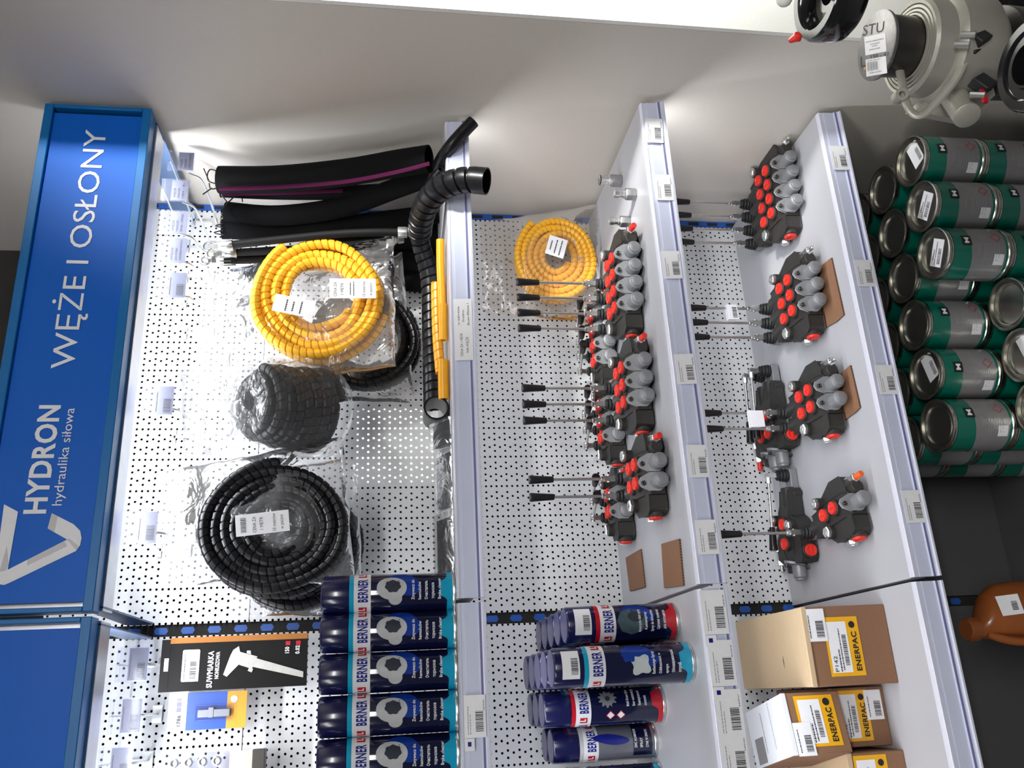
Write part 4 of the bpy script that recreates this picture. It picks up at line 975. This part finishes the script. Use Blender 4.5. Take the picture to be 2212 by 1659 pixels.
def coil_path(c, u, v, n, R0, R1, turns, dep, asp=1., jit=.004, seed=0, ph=0., per=48):
    out = []; tot = int(turns * per)
    for i in range(tot + 1):
        a = 2 * PI * i / per + ph; k = i / tot; R = R0 + (R1 - R0) * k + noise.noise(V((math.cos(a) * 1.1 + seed, math.sin(a) * 1.1, i / per * .9))) * jit * 2
        out.append(c + u * (R * asp * math.cos(a)) + v * (R * math.sin(a)) + n * (dep * k + noise.noise(V((i / per * 1.3, seed, math.sin(a))) ) * jit))
    return out
def coil_label(t, px, py, Y, w_, h, rot, lines, name='paper_label'):
    c = at(px, py, 'Y', Y); u = V((math.cos(rot), -.10, math.sin(rot))).normalized(); v = (Z_ - u * u.z).normalized(); v = (v - u * v.dot(u)).normalized()
    L = MB().obox(c, u, v, u.cross(v), w_, h, .0006).build(name, 'paper', t, angle=0)
    n = -(u.cross(v)) if (u.cross(v)).y > 0 else u.cross(v)
    f = lambda x, y: c + u * x + v * y + n * .0006
    mb = MB()
    for it in lines:
        if it[0] == '|': barcode(mb, f, *it[1:5], 8)
        elif it[0] == '-': fine(mb, f, it[1], it[2], it[3], it[4], 5)
        else: mb.text(it[0], f, it[1], it[2], it[3], it[4])
    mb.build('label_print', 'ink', L, angle=0)
# yellow coil in its bag on the upper shelf hooks
t = thing('bagged_hose_coil', 'big yellow spiral hose coil in a clear bag hanging above the upper shelf', 'hose coil', (0, 0, 0))
c = at(694, 647, 'Y', -.20); u, v, n = V((.985, -.10, .0)).normalized(), V((0, .03, 1)).normalized(), V((.1, .99, -.03)).normalized()
mb = MB(); helix_tube(mb, coil_path(c - n * .022, u, v, n, .137, .066, 3.6, .012, 1.0, .004, 1, .6), .0112, .0150, n=12, gap=.24, depth=.76)
helix_tube(mb, coil_path(c + n * .004, u, v, n, .070, .138, 3.4, .012, 1.0, .005, 5, 2.), .0112, .0150, n=12, gap=.24, depth=.76)
mb.build('hose_coil', 'yellow', t)
B4 = P3([(418, 850, -.16), (448, 592, -.16), (850, 508, -.20), (856, 792, -.20)])
pillow(MB(), B4, .036, 2, .0032, sharp=.42, cp=.12).build('clear_bag', 'film', t, angle=180)
# the label runs down the bag: its text reads left to right while the strip is taller than wide
coil_label(t, 762, 623, -.262, .044, .096, .02, [('CENA ZA', -.018, .014, .033, .0065), ('1 METR', -.014, .012, .019, .0065), ('-', -.014, .014, .004, .002), ('-', -.016, .016, -.003, .002), ('10 metrów', -.018, .016, -.026, .0065), ('w paczce', -.016, .012, -.040, .0065)])
coil_label(t, 635, 661, -.258, .038, .084, -.20, [('-', -.014, .012, .014, .003), ('-', -.012, .010, 0, .003), ('-', -.014, .014, -.016, .003)], 'tilted_label')
# black coils
def black_coil(label, px, py, Y, R0, R1, turns, r, pitch, bag, T, seed, asp=1., film='film', name='bagged_hose_coil', tilt=(0, 0), layers=2, wr=.004, cp=.1, sharp=.42):
    t = thing(name, label, 'hose coil', (0, 0, 0)); c = at(px, py, 'Y', Y)
    n = V((tilt[0], 1, tilt[1])).normalized(); u = (X_ - n * n.x).normalized(); v = u.cross(n) * -1
    if v.z < 0: v = -v
    mb = MB()
    for k in range(layers): helix_tube(mb, coil_path(c + n * (k * r * 2.1 - r * layers), u, v, n, R0 if k % 2 == 0 else R1, R1 if k % 2 == 0 else R0, turns, r * .8, asp, r * .35, seed + k * 3, k * 2.), r, pitch, n=12, gap=.2)
    mb.build('hose_coil', 'bplast', t)
    if bag: pillow(MB(), P3(bag), T, seed, wr, sharp=sharp, cp=cp).build('clear_bag', film, t, angle=180)
    return t
black_coil('black spiral hose coil in a bag, hanging behind the big yellow coil', 790, 735, -.095, .118, .075, 2.6, .0105, .017, [(640, 868, -.09), (620, 600, -.09), (868, 545, -.10), (895, 868, -.10)], .030, 31)
t = black_coil('big black spiral hose coil in a clear bag with a white price label', 600, 1142, -.19, .138, .040, 5.4, .0112, .0160, [(352, 1262, -.16), (345, 1020, -.16), (742, 945, -.19), (768, 1262, -.19)], .040, 41, .93, layers=2, wr=.0042)
coil_label(t, 567, 1130, -.253, .040, .098, .10, [('|', -.014, .014, .030, .040), ('CENA ZA', -.016, .014, .012, .0065), ('1 METR', -.012, .012, -.001, .0065), ('10 metrów', -.017, .016, -.024, .0065), ('w paczce', -.015, .012, -.038, .0065)])
black_coil('black spiral hose coil in a bag, hanging behind the big black coil', 640, 1190, -.085, .130, .03, 4.6, .0105, .0165, [(500, 1330, -.08), (480, 1020, -.08), (765, 990, -.09), (790, 1330, -.09)], .028, 51, .95)
# tight roll seen from its end
t = thing('bagged_hose_roll', 'tight black hose roll in a clear bag between the yellow and big black coils', 'hose coil', (0, 0, 0))
c0 = at(545, 868, 'Y', -.255); c1 = at(675, 888, 'Y', -.15); n = (c1 - c0).normalized(); u = (X_ - n * n.x).normalized(); v = n.cross(u)
mb = MB(); L = (c1 - c0).length
helix_tube(mb, coil_path(c0 + n * .012, u, v, n, .068, .080, 7.2, L * 1.0, 1., .003, 61, .3), .0120, .0165, n=12, gap=.2)
helix_tube(mb, coil_path(c0 + n * .002, u, v, n, .018, .062, 2.8, .004, 1., .002, 66, .3), .0105, .0165, n=10, gap=.2)
mb.build('hose_coil', 'bplast', t)
mb = MB()
def wrapf(a, b):
    ang = a * 2 * PI; q = [(.001, -.014), (.030, -.014), (.066, -.012), (.086, .0), (.094, .06), (.098, .12), (.094, .18), (.060, .20)]
    x = b * (len(q) - 1); i = min(len(q) - 2, int(x)); k = x - i; r = q[i][0] * (1 - k) + q[i + 1][0] * k; h = q[i][1] * (1 - k) + q[i + 1][1] * k
    p = c0 + n * h + (u * math.cos(ang) + v * math.sin(ang)) * r
    w_ = noise.noise(p * 11) * .006 + abs(noise.noise(p * 22)) * .009 * (.3 + b)
    return p + ((p - c0 - n * h).normalized() * w_ if r > .01 else n * w_ * .3)
mb.grid(wrapf, 60, 40)
mb.build('clear_bag', 'film3', t, angle=180)
pillow(MB(), P3([(400, 985, -.16), (392, 800, -.16), (520, 790, -.235), (530, 985, -.235)]), .006, 71, .007, 30, 30).build('bag_top', 'film3', t, angle=180)
# yellow coil on the middle shelf
t = thing('bagged_hose_coil', 'yellow spiral hose coil in a clear bag standing on the middle shelf', 'hose coil', (0, 0, 0))
c = at(1208, 560, 'Y', -.085); c.z = Z2 + .112; c.x = min(c.x, .862); n = V((.05, .99, -.12)).normalized(); u = (X_ - n * n.x).normalized(); v = n.cross(u) * -1
if v.z < 0: v = -v
mb = MB(); helix_tube(mb, coil_path(c - n * .012, u, v, n, .098, .030, 4.6, .006, 1.16, .0022, 81, .6), .0086, .0125, n=12, gap=.26, depth=.74)
helix_tube(mb, coil_path(c + n * .010, u, v, n, .098, .05, 3.0, .006, 1.16, .0022, 85, .6), .0086, .0125, n=12, gap=.26, depth=.74)
mb.build('hose_coil', 'yellow', t)
pillow(MB(), P3([(1042, 672, -.055), (1036, 482, -.055), (1297, 440, -.10), (1297, 700, -.10)]), .022, 9, .0030, sharp=.42, cp=.18).build('clear_bag', 'film2', t, angle=180)
coil_label(t, 1202, 533, -.128, .050, .046, -.30, [('-', -.012, .012, .012, .003), ('-', -.018, .018, .0, .003), ('-', -.020, .020, -.012, .003)])

# ================================================================== DISPLAY STAND IN THE FOREGROUND
TZ = .56
t = thing('display_table', 'dark display table below the machine parts, outside the lower right frame', 'table', (.72, -1.09, 0))
MB().box(-.185, .26, -.16, .22, TZ - .03, TZ).build('table_top', 'gunm', t, bevel=.002)
for a in (-.175, .23):
    for b in (-.15, .19): MB().box(a, a + .02, b, b + .02, 0, TZ - .03).build('leg', 'gunm', t)
# pulley wheel on a spindle
q = atw(1762, -22, .98)
t = thing('pulley_wheel', 'glossy black pulley wheel on a spindle at the top right, with a red plug', 'pulley', (q.x, q.y, TZ)); h = q.z - TZ
MB().lathe((0, 0, h), Z_, [(.867 * a_, .867 * b_) for a_, b_ in [(.030, -.048), (.056, -.048), (.062, -.042), (.0645, -.030), (.0645, -.006), (.061, 0), (.050, 0), (.046, -.004), (.043, -.024), (.030, -.028), (.027, -.018), (.018, -.018), (.016, -.046), (.030, -.048)]], 56).build('pulley_rim', 'bgloss', t)
pk = atw(1694, -2, .97) - V((q.x, q.y, TZ)); MB().lathe(pk, Z_, [(0, -.009)] + [(.009 * math.cos(a_), .009 * math.sin(a_)) for a_ in [-1.2, -.8, -.4, 0, .4, .8, 1.2]] + [(0, .009)], 18).cyl(pk, (.0, 0, h - .01), .003).build('pale_knob', 'laminate', t)
MB().cyl((.032, -.012, 0), (.032, -.012, h - .02), .008).cyl((.032, -.012, 0), (.032, -.012, .012), .022, n=28).build('spindle', 'gunm', t)
pp = atw(1722, 80, .955) - V((q.x, q.y, TZ)); MB().lathe(pp, V((-.2, -.7, -.3)), [(.003, -.010), (.0045, -.004), (.006, .001), (.0035, .004), (0, .005)], 8).build('red_plug', 'red', t)
# clutch with pump
q = atw(1892, 98, 1.15)
t = thing('magnetic_clutch', 'beige machine clutch with a steel flange disc on top carrying two white stickers', 'machine part', (q.x, q.y, TZ)); h = q.z - TZ
MB().lathe((0, 0, h), Z_, [(.040, -.007), (.045, -.005), (.0455, -.001), (.044, 0), (0, 0)], 48).build('flange_disc', mat('turned_steel', (.24, .235, .24), .5, metal=.8, bump=.05, bscale=120, var=.2), t)
MB().lathe((0, 0, h), Z_, [(.036, -.075), (.0395, -.055), (.0400, -.008), (.0395, -.005)], 40).build('hub_sleeve', 'gunm', t)
MB().lathe((0, 0, h + .040), Z_, [(.055, -.20), (.072, -.18), (.073, -.126), (.068, -.120), (.064, -.118), (.0635, -.092), (.060, -.088), (.0560, -.0885), (.0552, -.093), (.0540, -.0885), (.0505, -.0885), (.0497, -.093), (.0485, -.088), (.0455, -.088), (.0447, -.092), (.0435, -.0865), (.041, -.0865), (.040, -.090), (.030, -.090)], 56).build('coil_housing', 'beige', t)
MB().lathe((0, 0, h), Z_, [(.045, -h), (.045, -.24), (.060, -.22), (.062, -.175), (.0, -.17)], 36).build('pump_body', 'gunm', t, bevel=.001)
O = V((q.x, q.y, TZ))
lp = [atw(x, y, w_) - O for x, y, w_ in ((2000, -30, 1.20), (1978, 10, 1.17), (1960, 50, 1.17), (1944, 100, 1.165), (1943, 145, 1.145), (1951, 190, 1.13), (1960, 228, 1.12), (1977, 248, 1.115), (1999, 244, 1.112), (2030, 212, 1.11), (2062, 172, 1.108), (2084, 128, 1.108), (2092, 88, 1.11), (2086, 62, 1.115), (2078, 20, 1.13), (2070, -30, 1.15))]
MB().tube(smooth(lp, 5), .0060, 10, squash=.5, up=V((0, 0, 1))).build('strap_bracket', 'beige', t)
for x, y in ((1949, 203), (2077, 50)):
    c = atw(x, y, 1.118) - O; MB().pipe([c, c + V((.006, .016, -.004))], .0085, 20, .5).build('bolt_lug', 'beige', t)
a, b = atw(2048, 192, 1.17) - O, atw(2089, 250, 1.11) - O
MB().lathe(a, b - a, [(.019, -.01), (.0195, .0), (.0195, .006), (.0165, .010), (.0168, (b - a).length), (.0155, (b - a).length + .001), (0, (b - a).length + .001)], 32).build('end_cap', 'beige', t)
pl = [atw(x, y, w_) - O for x, y, w_ in ((1975, 240, 1.175), (2090, 262, 1.17), (2150, 205, 1.17), (2128, 110, 1.17), (2085, 95, 1.17), (2030, 190, 1.17))]
MB().add(pl + [p_ + V((.01, .02, 0)) for p_ in pl], [(0, 1, 2, 3, 4, 5), (11, 10, 9, 8, 7, 6)] + [(i, (i + 1) % 6, 6 + (i + 1) % 6, 6 + i) for i in range(6)]).build('mounting_plate', 'beige', t, angle=20)
for x, y, w_, s_ in ((2112, 82, 1.10, .012), (2122, 182, 1.10, .012), (2100, 108, 1.105, .008)): MB().obox(atw(x, y, w_) - O, V((.8, .2, .5)).normalized(), V((-.5, .1, .85)).normalized(), V((.0, -1, .1)).normalized(), s_ * 2, s_ * 1.6, s_ * 1.4).build('connector_block', 'rubber', t, bevel=.002)
for x, y in ((2108, 75), (2094, 97), (2128, 205)): c = atw(x, y, 1.085) - O; MB().cyl(c, c + V((.008, .01, .012)), .004, n=8).build('terminal', 'chrome', t)
c = atw(2125, 208, 1.09) - O; MB().obox(c, X_, Y_, Z_, .020, .004, .006).build('red_lead', 'bred', t)
ZD = q.z
def disc_quad(p00, p10, p11, p01, off):          # bilinear patch on the flange disc
    A = [at(*p_, 'Z', ZD) - O + Z_ * off for p_ in (p00, p10, p11, p01)]
    return lambda u_, v_: A[0] * (1 - u_) * (1 - v_) + A[1] * u_ * (1 - v_) + A[2] * u_ * v_ + A[3] * (1 - u_) * v_
for i, cn in enumerate((((1870, 120), (1915, 111), (1913, 70), (1867, 80)), ((1872, 166), (1917, 158), (1914, 121), (1870, 129)))):
    g = disc_quad(*cn, .0003)
    L = MB().add([g(0, 0), g(1, 0), g(1, 1), g(0, 1)], [(0, 1, 2, 3)]).build('white_sticker', 'paper', t, angle=0)
    g = disc_quad(*cn, .0006); mb = MB()
    if i == 0:
        for y, x0_, x1_ in ((.66, .08, .92), (.50, .28, .72), (.38, .36, .62), (.22, .22, .74)): fine(mb, lambda x, y_: g(x / .04, y_ / .04), x0_ * .04, x1_ * .04, y * .04, .0026, 4)
    else:
        x = .08
        for k in range(8): mb.add([g(x, .30), g(x + .035, .30), g(x + .035, .82), g(x, .82)], [(0, 1, 2, 3)]); x += (.06, .075)[k % 2]
        fine(mb, lambda x, y_: g(x / .04, y_ / .04), .007, .030, .006, .0020, 6); fine(mb, lambda x, y_: g(x / .04, y_ / .04), .004, .030, .035, .0020, 7)
    mb.build('fine_print', 'inkg', L, angle=0)
mb = MB()
g = disc_quad((1863, 78), (1909, 68), (1911, 44), (1866, 54), .0002); mb.text('STU', g, 0, 1, 0, 1)
g = disc_quad((1860, 146), (1872, 143), (1871, 119), (1859, 121), .0002); mb.text('L', g, 0, 1, 0, 1)
g = disc_quad((1882, 127), (1922, 120), (1921, 112), (1881, 119), .0002); mb.text('150 - 47', g, 0, 1, 0, 1, bold=True)
mb.build('pen_writing', 'ink', t, angle=0)
c = at(1868, 148, 'Z', ZD) - O; MB().lathe(c, Z_, [(.0022, 0), (.0022, .0003), (0, .0003)], 12).build('yellow_dot', 'enyel', t)
# black pulley lower right
q = atw(2222, 138, .97)
t = thing('pulley_wheel', 'large glossy black pulley at the right frame edge beside the beige clutch', 'pulley', (q.x, q.y, TZ)); h = q.z - TZ
MB().lathe((0, 0, h), Z_, [(.915 * a_, .915 * b_) for a_, b_ in [(.030, -.05), (.054, -.05), (.058, -.044), (.0585, -.005), (.055, 0), (.044, .001), (.042, -.003), (.032, -.003), (.029, .003), (.0255, .003), (.0245, -.002), (.0245, -.05), (.030, -.05)]], 52).build('pulley_rim', 'bgloss', t)
MB().lathe((0, 0, 0), Z_, [(.03, 0), (.03, .01), (.018, .014), (.018, h - .050), (.027, h - .044)], 24).build('spindle', 'gunm', t)
# dark gearbox behind it at the frame corner
q = atw(2165, 20, 1.31)
t = thing('gear_housing', 'dark machine housing with bright bolts in the lower right corner of the stand', 'machine part', (q.x + .035, q.y + .05, TZ)); h = q.z - TZ
MB().box(-.05, .07, -.03, .07, 0, h - .01).box(-.04, .05, -.04, .05, h - .03, h + .035).cyl((.0, -.02, h + .03), (.0, -.02, h + .05), .022, n=24).build('housing_body', 'bgloss', t, bevel=.004)
for x, y in ((-.035, -.045), (.0, -.045), (.03, -.042), (-.035, .03)): MB().cyl((x, y, h + .0), (x, y, h + .042), .0055, n=6).build('bolt', 'chrome', t)
